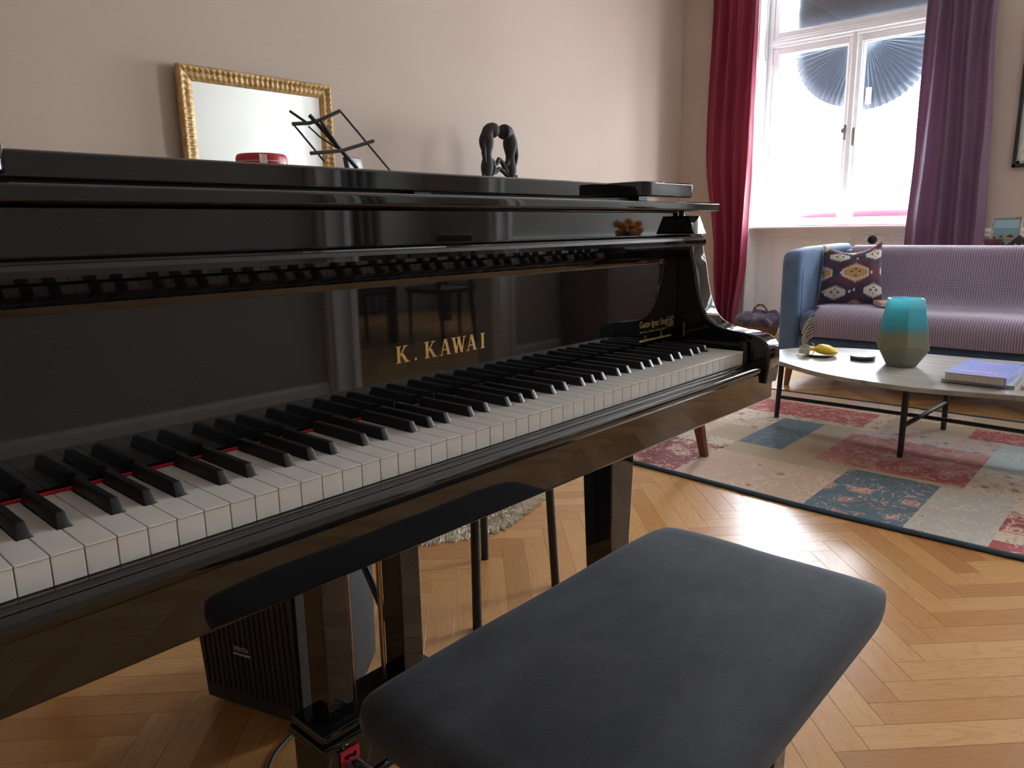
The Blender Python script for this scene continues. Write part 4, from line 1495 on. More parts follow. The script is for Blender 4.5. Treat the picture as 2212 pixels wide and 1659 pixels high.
# ------------------------------------------------------------------ blinds in the window
fan_m = bpy.data.materials.new('pleated_paper')
fan_m.use_nodes = True
nt = fan_m.node_tree
nt.nodes.clear()
out = nt.nodes.new('ShaderNodeOutputMaterial')
df = nt.nodes.new('ShaderNodeBsdfDiffuse')
df.inputs['Color'].default_value = lin(150, 156, 166)
tl = nt.nodes.new('ShaderNodeBsdfTranslucent')
tl.inputs['Color'].default_value = lin(104, 112, 122)
mx = nt.nodes.new('ShaderNodeMixShader')
mx.inputs[0].default_value = 0.45
nt.links.new(df.outputs[0], mx.inputs[1])
nt.links.new(tl.outputs[0], mx.inputs[2])
nt.links.new(mx.outputs[0], out.inputs[0])
M['fan'] = fan_m


def fan(label, cy, cz, r, a0, a1, n=34):
    def pt(u, v):
        k = u * n
        tri = abs((k % 2) - 1) * 2 - 1
        a = math.radians(a0 + (a1 - a0) * u)
        rr = 0.03 + (r - 0.03) * v
        return (XW + 0.318 + 0.017 * tri * (0.25 + v), cy + rr * math.cos(a), cz + rr * math.sin(a))
    o = grid_surf('pleated_blind', n, 6, pt, M['fan'], None, ang=10, thick=0.001)
    return tag(o, label, 'blind', 'pleated fan blinds')


fan('grey pleated paper blind fanned out in the casement nearer the crimson curtain', 1.635, 2.405, 0.505, 0, -92)
fan('grey pleated paper blind fanned out in the casement half hidden by the plum curtain', 1.56, 2.405, 0.545, -88, -180)
rb = thing('roller_blind', 'dark slate blind pulled over the pane above the window transom', 'blind', (XW + 0.30, 1.5, 2.53))
grid_surf('cloth', 40, 12, lambda u, v: (XW + 0.305 + 0.006 * math.sin(v * 18) + 0.004 * math.sin(u * 9), 2.125 - 1.17 * u, 2.555 + 0.50 * v), varied('slate_blind', lin(70, 76, 86), lin(60, 66, 76), 5, 0.8), rb, thick=0.002)
box('bottom_bar', XW + 0.297, XW + 0.313, 0.955, 2.125, 2.545, 2.558, M['fan'], rb, 0.003)
# paper label clipped on the blind
lb = box('paper_tag', XW + 0.296, XW + 0.2985, 1.492, 1.537, 1.90, 2.03, M['white_trim'], None, 0.001)
tag(lb, 'small white paper tag hanging on the pleated blind by the mullion', 'tag')

# red awning outside
aw = bpy.data.materials.new('red_awning')
aw.use_nodes = True
b = aw.node_tree.nodes['Principled BSDF']
b.inputs['Base Color'].default_value = lin(214, 24, 58)
b.inputs['Roughness'].default_value = 0.8
b.inputs['Transmission Weight'].default_value = 0.0
tr_ = aw.node_tree.nodes.new('ShaderNodeBsdfTranslucent')
tr_.inputs['Color'].default_value = lin(206, 26, 62)
mx = aw.node_tree.nodes.new('ShaderNodeMixShader')
mx.inputs[0].default_value = 0.5
o_ = aw.node_tree.nodes['Material Output']
aw.node_tree.links.new(b.outputs[0], mx.inputs[1])
aw.node_tree.links.new(tr_.outputs[0], mx.inputs[2])
aw.node_tree.links.new(mx.outputs[0], o_.inputs[0])
awt = thing('awning', 'bright red awning outside below the window', 'awning', (6.64, 1.4, 0.8))
for yy in (0.8, 1.45, 2.1):
    tube('bracket', [(6.64, yy, 0.78), (7.1, yy, 1.0)], 0.012, M['steel_grey'], awt, 8)
an = grid_surf('canopy', 24, 8, lambda u, v: (6.78 + 0.35 * v, 2.175 - 1.5 * u, 0.80 + (0.243 + 0.03 * min(1, u * 3.2)) * math.sin(v * math.pi / 2) + 0.004 * math.sin(u * 17)), aw, awt, thick=0.004)

# ------------------------------------------------------------------ basket and blankets in the window niche
bkx, bky = 6.02, 2.10
bas = thing('basket', 'round wicker basket with an arched handle under the window', 'basket', (bkx, bky, 0))
wick = varied('wicker', lin(150, 116, 82), lin(96, 72, 52), 90, 0.7, 0.5, 120)
lathe('bowl', [(0.0, 0.0), (0.13, 0.0), (0.165, 0.05), (0.18, 0.12), (0.172, 0.125), (0.155, 0.05), (0.0, 0.012)], (bkx, bky, 0), wick, bas, 28)
hp = [(bkx + 0.150, bky + 0.04 + 0.085 * math.cos(math.pi * k / 14), 0.112 + 0.165 * math.sin(math.pi * k / 14)) for k in range(15)]
bm = bmesh.new()
for ph in (0, math.pi):
    bm_tube(bm, [(p[0] + 0.006 * math.cos(k * 1.3 + ph), p[1], p[2] + 0.006 * math.sin(k * 1.3 + ph)) for k, p in enumerate(hp)], 0.006, 7)
from_bm('handle', bm, wick, bas, smooth=60)


def plaid():
    m = principled('plaid_wool', lin(60, 48, 62), 0.95, sheen=0.2)
    t = NT(m)
    co = t.coord()
    n = t.noise(co, 11, 3, 0.5, 0.6)
    c = t.ramp(n, [(0.36, lin(36, 30, 36)), (0.48, lin(72, 56, 84)), (0.56, lin(54, 46, 52)), (0.68, lin(132, 120, 124))])
    t.l(c, t.b.inputs['Base Color'])
    t.bump(t.noise(co, 120, 3), 0.4, 0.003)
    return m


def heap(u, v):
    a = 2 * math.pi * u
    r = 0.20 * math.sin(v * math.pi / 2) ** 0.8
    nn_ = noise.noise(Vector((math.cos(a) * r * 14, math.sin(a) * r * 14, 3)))
    z = 0.128 + 0.105 * math.cos(v * math.pi / 2) ** 0.7 + 0.045 * nn_ * (1 - v * 0.4)
    if v > 0.8:
        z = max(0.126, z - (v - 0.8) * 0.05)
    return (bkx + r * math.cos(a) * 0.9 - 0.01, bky - 0.03 + r * math.sin(a) * 1.1, z)


hb = grid_surf('folded_blanket', 40, 18, heap, plaid(), None)
tag(hb, 'dark purple plaid blanket heaped in the wicker basket', 'blanket')

# ------------------------------------------------------------------ console behind the sofa with photo frame, bowl and little house
con = thing('console_table', 'narrow dark wooden console table behind the sofa', 'table', (5.6, -0.25, 0))
box('table_top', 5.44, 5.76, -1.0, 0.50, 0.755, 0.785, M['dark_wood'], con, 0.004)
for x in (5.47, 5.73):
    for y in (-0.96, 0.46):
        box('leg', x - 0.02, x + 0.02, y - 0.02, y + 0.02, 0, 0.757, M['dark_wood'], con, 0.003)


def photo(u, v):
    c = (150, 186, 190) if v > 0.62 else ((120, 158, 162) if v > 0.46 else (136, 150, 140))
    if abs(v - 0.63) < 0.02:
        c = (110, 142, 150)
    for cx, cy, r, hair, skin in ((0.70, 0.26, 0.15, (54, 50, 50), (176, 140, 120)), (0.34, 0.28, 0.10, (64, 58, 56), (172, 138, 122)), (0.06, 0.25, 0.10, (70, 66, 60), (168, 140, 124))):
        d = math.hypot((u - cx), (v - cy) * 0.95)
        if d < r:
            c = hair if v > cy + 0.35 * r or abs(v - cy + 0.2 * r) < 0.12 * r else skin
    if v < 0.13:
        c = (70, 80, 96)
    return c


pfm = thing('photo_frame', 'small silver-framed family photo by the sea on the console table', 'picture frame', (5.6, 0.30, 0.785))
fy0, fy1, fz0, fz1 = 0.222, 0.385, 0.787, 0.982
tilt = lambda x, z: x + (z - fz0) * 0.18
bm = bmesh.new()
for a, b_, c, d in ((fy0, fy0 + 0.014, fz0, fz1), (fy1 - 0.014, fy1, fz0, fz1), (fy0, fy1, fz0, fz0 + 0.014), (fy0, fy1, fz1 - 0.014, fz1)):
    bm_box(bm, 5.575, 5.590, a, b_, c, d, 0.003, 1)
for v_ in bm.verts:
    v_.co.x = tilt(v_.co.x, v_.co.z)
from_bm('frame', bm, varied('champagne_frame', lin(168, 156, 140), lin(140, 128, 114), 20, 0.35, metal=0.4), pfm)
ph = grid_surf('photo', 48, 48, lambda u, v: (tilt(5.580, fz0 + 0.012 + v * (fz1 - fz0 - 0.024)), fy1 - 0.012 - u * (fy1 - fy0 - 0.024), fz0 + 0.012 + v * (fz1 - fz0 - 0.024)), M['print_gloss'], pfm)
paint(ph.data, photo, 48)
bm = bmesh.new()
bm_box(bm, 5.584, 5.590, fy0 + 0.004, fy1 - 0.004, fz0 + 0.002, fz1 - 0.004)
for v_ in bm.verts:
    v_.co.x = tilt(v_.co.x, v_.co.z)
from_bm('backing', bm, M['dark_wood'], pfm)
lathe_o = lathe('bowl', [(0.0, 0.0), (0.03, 0.0), (0.036, 0.006), (0.050, 0.035), (0.058, 0.060), (0.055, 0.060), (0.045, 0.034), (0.0, 0.008)], (5.50, 0.353, 0.785), varied('burgundy_glaze', lin(104, 58, 64), lin(88, 48, 54), 20, 0.35))
tag(lathe_o, 'small burgundy bowl in front of the photo frame', 'bowl')
hs = thing('wooden_house', 'little dark wooden house with a pale gable edge on the console table', 'ornament', (5.50, 0.21, 0.785))
bm = bmesh.new()
bm_prism(bm, [(0.15, 0.785), (0.27, 0.785), (0.27, 0.80), (0.25, 0.80), (0.25, 0.835), (0.21, 0.868), (0.17, 0.835), (0.17, 0.80), (0.15, 0.80)], lambda a, b_, h: (h, a, b_), 5.485, 5.515)
from_bm('hut', bm, M['dark_wood'], hs)
bm = bmesh.new()
bm_prism(bm, [(0.285, 0.817), (0.21, 0.878), (0.135, 0.817), (0.141, 0.811), (0.21, 0.868), (0.279, 0.811)], lambda a, b_, h: (h, a, b_), 5.475, 5.525)
from_bm('roof', bm, varied('pale_roof', lin(150, 140, 130), lin(120, 108, 98), 20, 0.7), hs)
for y in (0.19, 0.225):
    lathe('figure', [(0.0, 0.0), (0.008, 0.0), (0.009, 0.012), (0.004, 0.022), (0.006, 0.028), (0.0, 0.034)], (5.478, y, 0.785), varied('figure_paint', lin(196, 186, 172), lin(150, 70, 64), 80, 0.6), hs, 10)

# ------------------------------------------------------------------ picture on the window wall
pic = thing('wall_picture', 'large framed drawing in a thin dark frame on the wall between the windows', 'picture', (XW, 0.05, 1.3))
bm = bmesh.new()
for a, b_, c, d in ((-0.30, -0.275, 1.32, 2.32), (0.397, 0.422, 1.32, 2.32), (-0.30, 0.422, 1.32, 1.345), (-0.30, 0.422, 2.295, 2.32)):
    bm_box(bm, XW - 0.028, XW - 0.002, a, b_, c, d, 0.003, 1)
from_bm('frame', bm, M['black_satin'], pic)
bm = bmesh.new()
for a, b_, c, d in ((-0.276, -0.255, 1.344, 2.296), (0.377, 0.398, 1.344, 2.296), (-0.276, 0.398, 1.344, 1.365), (-0.276, 0.398, 2.275, 2.296)):
    bm_box(bm, XW - 0.020, XW - 0.003, a, b_, c, d, 0.002, 1)
from_bm('silver_slip', bm, varied('silver_slip', lin(176, 176, 172), lin(160, 160, 156), 20, 0.4, metal=0.3), pic)
pm_ = principled('pencil_drawing', lin(196, 194, 186), 0.3)
t = NT(pm_)
n1 = t.noise(t.coord(), 6, 6, 0.6, 1.5)
t.l(t.mix(t.math('MULTIPLY', t.math('LESS_THAN', t.math('ABSOLUTE', t.math('SUBTRACT', n1, 0.5)), 0.012), 0.7), lin(198, 196, 190), lin(80, 80, 80)), t.b.inputs['Base Color'])
box('drawing', XW - 0.012, XW - 0.003, -0.256, 0.378, 1.364, 2.276, pm_, pic)

# ------------------------------------------------------------------ sideboard, mirror, statue, music stand behind the piano
sb = thing('sideboard', 'tall dark wooden sideboard against the wall behind the piano', 'sideboard', (2.7, 2.82, 0))
box('body', 1.35, 4.05, 2.64, 3.015, 0.08, 1.07, M['dark_wood'], sb, 0.004)
box('top', 1.33, 4.07, 2.62, 3.018, 1.07, 1.10, M['dark_wood'], sb, 0.005)
for k in range(4):
    d = box('door', 1.37 + 0.665 * k, 2.015 + 0.665 * k, 2.622, 2.64, 0.11, 1.05, M['dark_wood'], sb, 0.003)
    tube('knob', [(1.42 + 0.665 * k, 2.622, 0.6), (1.42 + 0.665 * k, 2.60, 0.6)], 0.012, M['gold'], d, 10)
for x in (1.4, 4.0):
    for y in (2.68, 2.97):
        box('foot', x - 0.03, x + 0.03, y - 0.03, y + 0.03, 0, 0.082, M['dark_wood'], sb)

mir = thing('mirror', 'rectangular mirror in an ornate gold frame leaning on the wall behind the piano', 'mirror', (2.03, 3.0, 1.10))
mx0, mx1, mz0, mz1 = 1.608, 2.444, 1.101, 1.732
fwid = 0.072


def frame_side(bm, p0, p1, inward, n):
    """mitred profile running p0->p1 in the mirror plane (x, z), inward is a unit 2D vector."""
    profl = [(0.0, 0.0), (0.0, 0.030), (0.010, 0.036), (0.022, 0.030), (0.030, 0.022), (0.042, 0.026), (0.052, 0.024), (0.060, 0.016), (0.068, 0.014), (fwid, 0.010), (fwid, 0.0)]
    t = Vector((p1[0] - p0[0], p1[1] - p0[1])).normalized()
    rows = []
    L = (Vector(p1) - Vector(p0)).length
    for k in range(n + 1):
        row = []
        for w, d in profl:
            s0, s1 = w, L - w
            s = s0 + (s1 - s0) * k / n
            dd = d
            if 0.012 < w < 0.06:
                dd += 0.0035 * math.sin(s * 2 * math.pi / 0.028)
            x = p0[0] + t.x * s + inward[0] * w
            z = p0[1] + t.y * s + inward[1] * w
            row.append(bm.verts.new((x, 3.018 - dd - 0.008, z)))
        rows.append(row)
    for a, b_ in zip(rows, rows[1:]):
        for i in range(len(profl) - 1):
            bm.faces.new((a[i], a[i + 1], b_[i + 1], b_[i]))


for p0, p1, inn in (((mx0, mz1), (mx1, mz1), (0, -1)), ((mx1, mz1), (mx1, mz0), (-1, 0)), ((mx1, mz0), (mx0, mz0), (0, 1)), ((mx0, mz0), (mx0, mz1), (1, 0))):
    bm = bmesh.new()
    L = math.hypot(p1[0] - p0[0], p1[1] - p0[1])
    frame_side(bm, p0, p1, inn, int(L / 0.007))
    from_bm('frame_rail', bm, M['gold_leaf'], mir, smooth=60)
box('mirror_glass', mx0 + fwid - 0.004, mx1 - fwid + 0.004, 2.998, 3.002, mz0 + fwid - 0.004, mz1 - fwid + 0.004, M['mirror'], mir)
box('backing', mx0 + 0.004, mx1 - 0.004, 3.004, 3.014, mz0 + 0.004, mz1 - 0.004, M['dark_wood'], mir)

# carved figure: two bodies leaning together
st = thing('carved_figure', 'dark carved wooden sculpture of two figures joined in an arch', 'sculpture', (3.52, 2.75, 1.10))
ebony = varied('carved_ebony', lin(42, 34, 34), lin(28, 24, 25), 20, 0.75, 0.4, 60)
scx = 3.52
bm = bmesh.new()
for s in (-1, 1):
    path = smooth_open([(scx + s * 0.105, 2.75, 1.12), (scx + s * 0.118, 2.75, 1.22), (scx + s * 0.112, 2.75, 1.30), (scx + s * 0.106, 2.75, 1.37), (scx + s * 0.108, 2.75, 1.44), (scx + s * 0.108, 2.75, 1.51), (scx + s * 0.088, 2.75, 1.555), (scx + s * 0.040, 2.75, 1.562)], 6)
    n = len(path)
    rad = [0.036 + 0.006 * math.sin(k / n * 22) + (0.010 * min(1, (k / n - 0.5) * 5) if k > n * 0.5 else 0) for k in range(n)]
    bm_tube(bm, path, rad, 14, True, 0.9)
    for (a, b_), (c, d), r in (((0.10, 1.395), (0.046, 1.345), 0.017), ((0.046, 1.345), (0.0, 1.395), 0.012), ((0.046, 1.345), (0.072, 1.295), 0.016), ((0.072, 1.295), (0.0, 1.335), 0.012), ((0.10, 1.27), (0.0, 1.20), 0.02)):
        bm_tube(bm, [(scx + s * a, 2.75, b_), (scx + s * (a + c) / 2, 2.74, (b_ + d) / 2), (scx + s * c, 2.75, d)], [r, r * 1.25, r], 8)
    bm_tube(bm, [(scx + s * 0.145, 2.735, 1.50), (scx + s * 0.150, 2.735, 1.42), (scx + s * 0.140, 2.735, 1.36)], [0.012, 0.016, 0.010], 8)
    bm_tube(bm, [(scx + s * 0.150, 2.74, 1.30), (scx + s * 0.152, 2.74, 1.27), (scx + s * 0.145, 2.74, 1.23)], [0.010, 0.014, 0.010], 8)
from_bm('figures', bm, ebony, st, smooth=80)
box('plinth', scx - 0.16, scx + 0.16, 2.70, 2.80, 1.10, 1.14, ebony, st, 0.008)

ms = thing('music_stand', 'black folding music stand with an open wire desk behind the piano', 'music stand', (1.98, 2.2, 0))

def bar(name, pts, r):
    return tube(name, pts, r, M['black_metal'], ms, 6)


bar('desk_bar', [(1.7024, 2.21, 1.3941), (1.7768, 2.2, 1.4026), (1.8311, 2.19, 1.4213), (1.9198, 2.18, 1.4627)], 0.0085)
bar('desk_bar', [(1.7467, 2.16, 1.2775), (1.8926, 2.15, 1.2954), (2.0578, 2.14, 1.3461)], 0.0085)
bar('desk_rod', [(1.7083, 2.21, 1.3917), (1.8041, 2.15, 1.2468)], 0.0045)
bar('desk_rod', [(1.9216, 2.18, 1.4614), (2.1121, 2.1, 1.2192)], 0.0045)
bar('desk_rod', [(1.7, 2.22, 1.4455), (1.772, 2.2, 1.3992)], 0.0055)
bar('desk_rod', [(1.7645, 2.19, 1.3879), (1.8094, 2.18, 1.3493), (1.8766, 2.16, 1.3067)], 0.0035)
bar('desk_strut', [(1.7794, 2.2, 1.4348), (1.8196, 2.19, 1.3925), (1.9558, 2.13, 1.2236)], 0.0085)
bar('desk_strut', [(1.8192, 2.18, 1.414), (1.8926, 2.15, 1.2954)], 0.006)
pb = Vector((1.9558, 2.13, 1.2236))
tube('stand_tube', [tuple(pb), (pb.x + 0.01, pb.y, 0.35)], 0.010, M['black_metal'], ms, 10)
for a in (20, 140, 260):
    tube('tripod_leg', [(pb.x + 0.01, pb.y, 0.42), (pb.x + 0.01 + 0.30 * math.cos(math.radians(a)), pb.y + 0.30 * math.sin(math.radians(a)), 0.008)], 0.008, M['black_metal'], ms, 8)

# small calendar card on the sideboard
cd = thing('card_box', 'small white picture card in a dark sleeve on the sideboard', 'card', (2.36, 2.66, 1.10))
c_p = Vector((2.36, 2.66, 1.1005))
card_m = varied('card_print', lin(206, 206, 204), lin(110, 116, 124), 22, 0.5)
bm = bmesh.new()
bm_box(bm, -0.062, 0.062, -0.012, 0.012, 0.0, 0.235, 0.001, 1)
o = from_bm('sleeve', bm, varied('card_sleeve', lin(70, 44, 52), lin(56, 36, 44), 20, 0.6), cd, True)
o.rotation_euler = (math.radians(-10), 0, math.radians(18))
box('card', -0.056, 0.062, -0.0140, -0.0122, 0.006, 0.229, card_m, o, 0, 1, True)

# red tin on the lid
tn = thing('cookie_tin', 'round red tin with a pale band on the piano lid', 'tin', (0.907, 1.10, 1.0035))
redt = varied('red_lacquer', lin(196, 32, 46), lin(182, 26, 40), 20, 0.35)
lathe('tin_body', [(0.0, 0.0), (0.055, 0.0), (0.057, 0.003), (0.057, 0.108), (0.0, 0.108)], (0.907, 1.10, 1.0035), redt, tn, 40)
lathe('tin_lid', [(0.0, 0.109), (0.0590, 0.109), (0.0598, 0.112), (0.0598, 0.132), (0.0570, 0.1385), (0.054, 0.1405), (0.0, 0.1385)], (0.907, 1.10, 1.0035), redt, tn, 40)
lathe('pale_band', [(0.0594, 0.121), (0.0604, 0.1215), (0.0604, 0.1235), (0.0594, 0.124)], (0.907, 1.10, 1.0035), varied('pale_paint', lin(216, 180, 170), lin(206, 168, 160), 20, 0.5), tn, 40)
box('label', 0.868, 0.888, 1.0420, 1.0445, 1.108, 1.140, varied('label_paper', lin(206, 190, 182), lin(190, 150, 146), 60, 0.6), tn)

# ------------------------------------------------------------------ humidifier under the piano
A = Vector((0.518, 0.8175, 0))
B = Vector((0.592, 0.576, 0))
hum = thing('humidifier', 'black ribbed air humidifier with grey sides on the floor under the piano', 'humidifier', tuple(A), math.atan2(B.y - A.y, B.x - A.x))
LW, DW, HH = (B - A).length, 0.235, 0.34
HP = M['black_plastic']
bm = bmesh.new()
fl_ = 0.012
for z0, z1, e0, e1 in ((0.012, HH, 0.0, fl_),):
    lo = [bm.verts.new(p) for p in ((0 - e0, 0, z0), (LW + e0, 0, z0), (LW + e0, 0.05, z0), (-e0, 0.05, z0))]
    hi = [bm.verts.new(p) for p in ((0 - e1, -e1, z1), (LW + e1, -e1, z1), (LW + e1, 0.05, z1), (-e1, 0.05, z1))]
    fs = [bm.faces.new(lo), bm.faces.new(hi)]
    for i in range(4):
        j = (i + 1) % 4
        fs.append(bm.faces.new((lo[i], lo[j], hi[j], hi[i])))
    bmesh.ops.bevel(bm, geom=list({e for f in fs for e in f.edges}), offset=0.006, segments=2, affect='EDGES')
front = from_bm('front_panel', bm, HP, hum, True, 40)
rib_me = None
for k in range(17):
    x = 0.014 + (LW - 0.028) * k / 16
    if rib_me is None:
        bm = bmesh.new()
        bm_box(bm, -0.0036, 0.0036, -0.0035, 0.003, 0.05, HH - 0.006, 0.0015, 1)
        for v_ in bm.verts:
            v_.co.y -= fl_ * (v_.co.z - 0.012) / (HH - 0.012)
        rib_me = bpy.data.meshes.new('rib')
        bm.to_mesh(rib_me)
        bm.free()
        rib_me.materials.append(HP)
    o = bpy.data.objects.new('rib', rib_me)
    COL.objects.link(o)
    attach(o, front, True)
    o.location = (x, 0, 0)
bm = bmesh.new()
bm_prism(bm, [(0.052, 0.012), (DW - 0.03, 0.012), (DW + 0.006, 0.045), (DW + 0.012, HH), (0.052, HH)], lambda a, b_, h: (h, a, b_), -0.004, LW + 0.006, 0.004)
from_bm('grey_housing', bm, M['grey_plastic'], hum, True, 40)
box('side_groove', LW + 0.004, LW + 0.009, 0.145, 0.158, 0.03, HH, HP, hum, 0, 1, True)
bm = bmesh.new()
bm_prism(bm, [(0.02, 0.0), (DW - 0.03, 0.0), (DW - 0.03, 0.014), (0.02, 0.014)], lambda a, b_, h: (h, a, b_), 0.01, LW - 0.01)
from_bm('foot', bm, HP, hum, True)
me = text_mesh('VENTA', 0.0155)
xs2 = [v_.co.x for v_ in me.vertices]
for v_ in me.vertices:
    z = 0.150 + v_.co.y
    v_.co = Vector((0.100 + v_.co.x * 0.80, -0.0062 - fl_ * (z - 0.012) / (HH - 0.012), z))
me.materials.clear()
wp = varied('white_print', lin(196, 198, 196), lin(186, 188, 186), 30, 0.6)
newobj('brand_name', me, wp, front, True)
box('brand_underline', 0.100, 0.144, -0.0134, -0.009, 0.1435, 0.1450, wp, front, 0, 1, True)
cordm = tube('power_cord', smooth_open([(0.62, 0.60, 0.004), (0.52, 0.56, 0.004), (0.44, 0.47, 0.004), (0.36, 0.40, 0.004), (0.20, 0.38, 0.004), (-0.05, 0.5, 0.004)], 6), 0.0032, HP, None, 6)
tag(cordm, 'thin black power cord lying on the parquet by the pedal lyre', 'cord')

# ------------------------------------------------------------------ black stool under the piano, wooden stool beyond
stl = thing('metal_stool', 'small black metal stool with thin straight legs behind the pedal lyre', 'stool', (1.24, 0.72, 0))
for x, y in ((1.388, 0.853), (1.090, 0.590), (1.390, 0.585), (1.092, 0.858)):
    dx, dy = (1.24 - x), (0.72 - y)
    tube('leg', [(x, y, 0.0), (x + dx * 0.12, y + dy * 0.12, 0.43)], 0.0115, BM_, stl, 12)
prism('seat', round_rect(1.085, 1.395, 0.575, 0.870, 0.03), 'z', 0.428, 0.452, BM_, stl, 0.004)

ws = thing('wooden_stool', 'round grey upholstered stool with tapered brown wooden legs standing on the rug', 'stool', (2.684, 1.095, 0))
for x, y in ((2.684, 0.823), (2.935, 1.095), (2.480, 1.10), (2.684, 1.312)):
    dx, dy = (2.684 - x) * 0.22, (1.095 - y) * 0.22
    dx -= 0.035 if y < 0.9 else 0.0
    bm = bmesh.new()
    bm_taper(bm, (x, y), (0.028, 0.030), 0.0095, (x + dx, y + dy), (0.05, 0.05), 0.36, 0.003)
    from_bm('leg', bm, M['brown_wood'], ws, smooth=35)
lathe('seat', [(0.0, 0.355), (0.22, 0.355), (0.245, 0.375), (0.245, 0.41), (0.22, 0.432), (0.0, 0.438)], (2.684, 1.095, 0), varied('grey_boucle', lin(120, 120, 120), lin(100, 100, 102), 60, 0.95, 0.5, 90), ws, 40)

# ------------------------------------------------------------------ sheepskin
sk_ = thing('sheepskin', 'white fluffy sheepskin lying on the parquet behind the black stool', 'rug', (1.75, 1.35, 0))
wool = varied('sheep_wool', lin(226, 216, 198), lin(206, 194, 172), 40, 0.95)
ctr = Vector((1.80, 1.40))
edge = smooth_closed([(1.33, 1.10, 0), (1.40, 1.045, 0), (1.50, 0.985, 0), (1.62, 0.975, 0), (1.76, 1.015, 0), (1.90, 1.06, 0), (2.02, 1.14, 0), (2.20, 1.25, 0), (2.3, 1.45, 0), (2.2, 1.6, 0), (1.95, 1.70, 0), (1.6, 1.7, 0), (1.38, 1.6, 0), (1.30, 1.3, 0)], 4)
ne = len(edge)


def skin_pt(u, v):
    k = (u * ne) % ne
    i = int(k)
    f = k - i
    p = Vector(edge[i % ne][:2]).lerp(Vector(edge[(i + 1) % ne][:2]), f)
    q = ctr.lerp(p, v)
    return (q.x, q.y, 0.002 + 0.022 * (1 - v ** 6) + 0.004 * noise.noise(Vector((q.x * 14, q.y * 14, 0))))


grid_surf('hide', ne, 12, skin_pt, wool, sk_)
V, Fc = [], []
rr = random.Random(11)
for k in range(4200):
    u, v = rr.random(), (1 - (rr.random() ** 2) * 0.9)
    p = Vector(skin_pt(u, v))
    dirv = Vector((p.x - ctr.x, p.y - ctr.y, 0)).normalized()
    dirv = Matrix.Rotation(rr.uniform(-0.9, 0.9), 3, 'Z') @ dirv
    ln = rr.uniform(0.018, 0.040)
    side = dirv.cross(Vector((0, 0, 1))) * rr.uniform(0.003, 0.006)
    tip = p + dirv * ln + Vector((0, 0, rr.uniform(-0.004, 0.012) if v < 0.9 else -0.006))
    tip.z = max(tip.z, 0.0015)
    n = len(V)
    V += [tuple(p + side), tuple(p - side), tuple(p + Vector((0, 0, 0.007))), tuple(tip)]
    Fc += [(n, n + 1, n + 3), (n + 1, n + 2, n + 3), (n + 2, n, n + 3)]
me = bpy.data.meshes.new('fleece')
me.from_pydata(V, [], Fc)
o = newobj('fleece', me, wool, sk_)
o['kind'] = 'stuff'

# ------------------------------------------------------------------ furniture facing the piano (seen in the lacquer and the mirror)
cab = thing('display_cabinet', 'dark wooden cabinet with two drawers and glassware against the white wall', 'cabinet', (5.2, YR + 0.25, 0))
DW_ = varied('cabinet_wood', lin(112, 86, 78), lin(92, 70, 64), 9, 0.4, 0.05, 40)
for x0, x1 in ((4.30, 4.33), (4.92, 4.95), (5.97, 6.0)):
    box('side_panel', x0, x1, YR + 0.04, YR + 0.46, 0.0, 0.80, DW_, cab, 0.003)
box('cabinet_top', 4.28, 6.02, YR + 0.03, YR + 0.48, 0.80, 0.83, DW_, cab, 0.004)
box('back_panel', 4.33, 5.97, YR + 0.035, YR + 0.05, 0.05, 0.80, DW_, cab)
box('shelf', 4.95, 5.97, YR + 0.05, YR + 0.45, 0.09, 0.11, DW_, cab)
box('shelf', 4.95, 5.97, YR + 0.05, YR + 0.45, 0.475, 0.495, DW_, cab)
for x0, x1 in ((4.96, 5.455), (5.465, 5.96)):
    d = box('drawer', x0, x1, YR + 0.44, YR + 0.465, 0.375, 0.472, DW_, cab, 0.003)
    box('handle', (x0 + x1) / 2 - 0.05, (x0 + x1) / 2 + 0.05, YR + 0.465, YR + 0.48, 0.415, 0.43, M['brown_wood'], d, 0.003)
box('door', 4.335, 4.915, YR + 0.44, YR + 0.462, 0.05, 0.79, DW_, cab, 0.004)
tg = varied('teal_glass', lin(40, 140, 146), lin(50, 156, 160), 10, 0.15)
cg = varied('clear_glassware', lin(150, 154, 156), lin(130, 134, 138), 10, 0.08)
for k, (x, r, h, m_, lab) in enumerate(((5.08, 0.05, 0.24, tg, 'teal glass vase on the cabinet shelf'), (5.22, 0.06, 0.26, cg, 'tall clear glass cylinder on the cabinet shelf'), (5.52, 0.075, 0.2, M['steel_grey'], 'grey pot on the cabinet shelf'))):
    tag(lathe('vase', [(0.0, 0.0), (r * 0.8, 0.0), (r, h * 0.4), (r * 0.75, h * 0.85), (r * 0.95, h), (r * 0.9, h), (r * 0.7, h * 0.85), (0.0, 0.02)], (x, YR + 0.25, 0.495), m_, None, 24), lab, 'vase')
for x, h, which in ((5.1, 0.2, 'second tallest'), (5.2, 0.17, 'medium'), (5.3, 0.22, 'tallest'), (5.62, 0.16, 'shortest')):
    tag(lathe('bottle', [(0.0, 0.0), (0.035, 0.0), (0.035, h * 0.6), (0.014, h * 0.75), (0.014, h), (0.0, h)], (x, YR + 0.25, 0.11), cg, None, 16), which + ' glass bottle on the low cabinet shelf', 'bottle', 'bottles in the cabinet')
tag(box('carton', 4.98, 5.12, YR + 0.50, YR + 0.62, 0.0, 0.13, varied('carton', lin(176, 120, 62), lin(160, 106, 54), 8, 0.8), None, 0.002), 'small brown carton on the floor by the cabinet', 'box')
fv = thing('flower_vase', 'dark vase of orange flowers on the cabinet', 'flowers', (4.90, YR + 0.26, 0.83))
lathe('vase', [(0.0, 0.0), (0.05, 0.0), (0.06, 0.04), (0.04, 0.075), (0.048, 0.09), (0.0, 0.08)], (4.90, YR + 0.26, 0.83), M['dark_wood'], fv, 20)
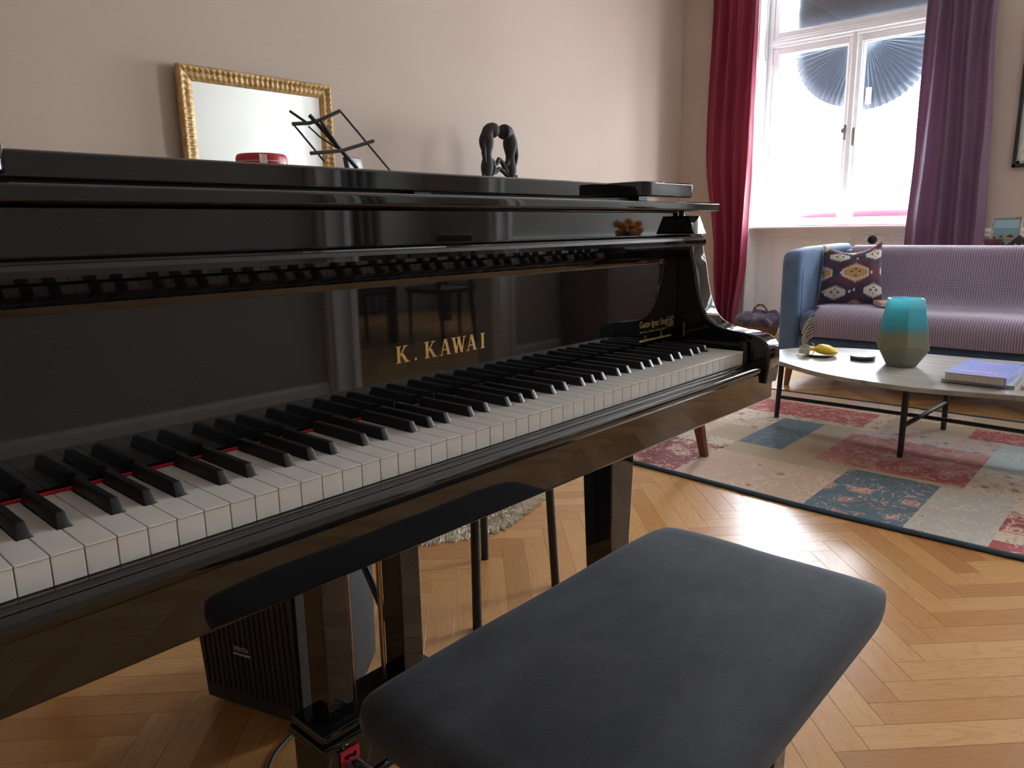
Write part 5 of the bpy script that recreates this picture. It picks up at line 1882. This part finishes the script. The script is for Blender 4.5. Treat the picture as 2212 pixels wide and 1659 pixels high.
pet = varied('orange_petals', lin(222, 150, 40), lin(190, 110, 30), 40, 0.8)
for k in range(14):
    a, r = k * 2.4, 0.03 + 0.055 * (k / 14) ** 0.5
    p = (4.90 + r * math.cos(a) * 1.5, YR + 0.26 + r * math.sin(a), 0.97 + 0.045 * math.sin(k * 1.7) - 0.4 * r)
    bm = bmesh.new()
    bmesh.ops.create_icosphere(bm, subdivisions=2, radius=0.030)
    for v_ in bm.verts:
        v_.co *= 1 + 0.35 * noise.noise(v_.co * 60)
        v_.co += Vector(p)
    from_bm('blossom', bm, pet, fv, smooth=60)
    tube('stem', [(4.90, YR + 0.26, 0.90), p], 0.003, varied('stem_green', lin(60, 80, 40), lin(50, 70, 34), 20, 0.7) if k == 0 else bpy.data.materials['stem_green'], fv, 5)

DW_ = M['dark_wood']
dt = thing('dining_table', 'dark dining table seen through the doorway opposite the piano', 'table', (4.6, -4.5, 0))
box('table_top', 3.95, 5.5, -5.1, -4.15, 0.72, 0.755, DW_, dt, 0.005)
for x in (4.05, 5.4):
    for y in (-5.0, -4.25):
        box('leg', x - 0.035, x + 0.035, y - 0.035, y + 0.035, 0, 0.722, DW_, dt, 0.004)


def dining_chair(x, y, rz, which):
    c = thing('dining_chair', 'dark wooden dining chair ' + which + ' beyond the doorway', 'chair', (x, y, 0), rz, 'dining chairs beyond the doorway')
    box('seat', -0.22, 0.22, -0.21, 0.21, 0.43, 0.47, DW_, c, 0.01, 2, True)
    for sx in (-1, 1):
        tube('leg', [(sx * 0.19, 0.19, 0), (sx * 0.19, 0.18, 0.43)], [0.016, 0.02], DW_, c, 10, True)
        tube('leg', [(sx * 0.19, -0.24, 0), (sx * 0.19, -0.19, 0.45), (sx * 0.19, -0.25, 0.92)], [0.016, 0.02, 0.016], DW_, c, 10, True)
    box('backrest', -0.2, 0.2, -0.255, -0.225, 0.66, 0.92, DW_, c, 0.01, 2, True)
    return c


dining_chair(3.80, -4.35, math.radians(-90), 'at the short end of the table')
dining_chair(4.35, -3.95, math.radians(180), 'on the long side next to the end chair')
dining_chair(4.95, -3.95, math.radians(180), 'on the long side far from the end chair')
dcur = curtain('curtain', 'grey curtain hanging beside the dining table beyond the doorway', [(0.1, 0.0), (3, 0.0)], [(0.1, 0.7), (3, 0.7)], 0, 5, 0.04, varied('grey_curtain', lin(110, 106, 102), lin(96, 92, 90), 5, 0.9))
dcur['group'] = 'curtain of the dining room'
dcur.rotation_euler = (0, 0, math.radians(-90))
dcur.location = (4.75, YD + 0.12, 0)
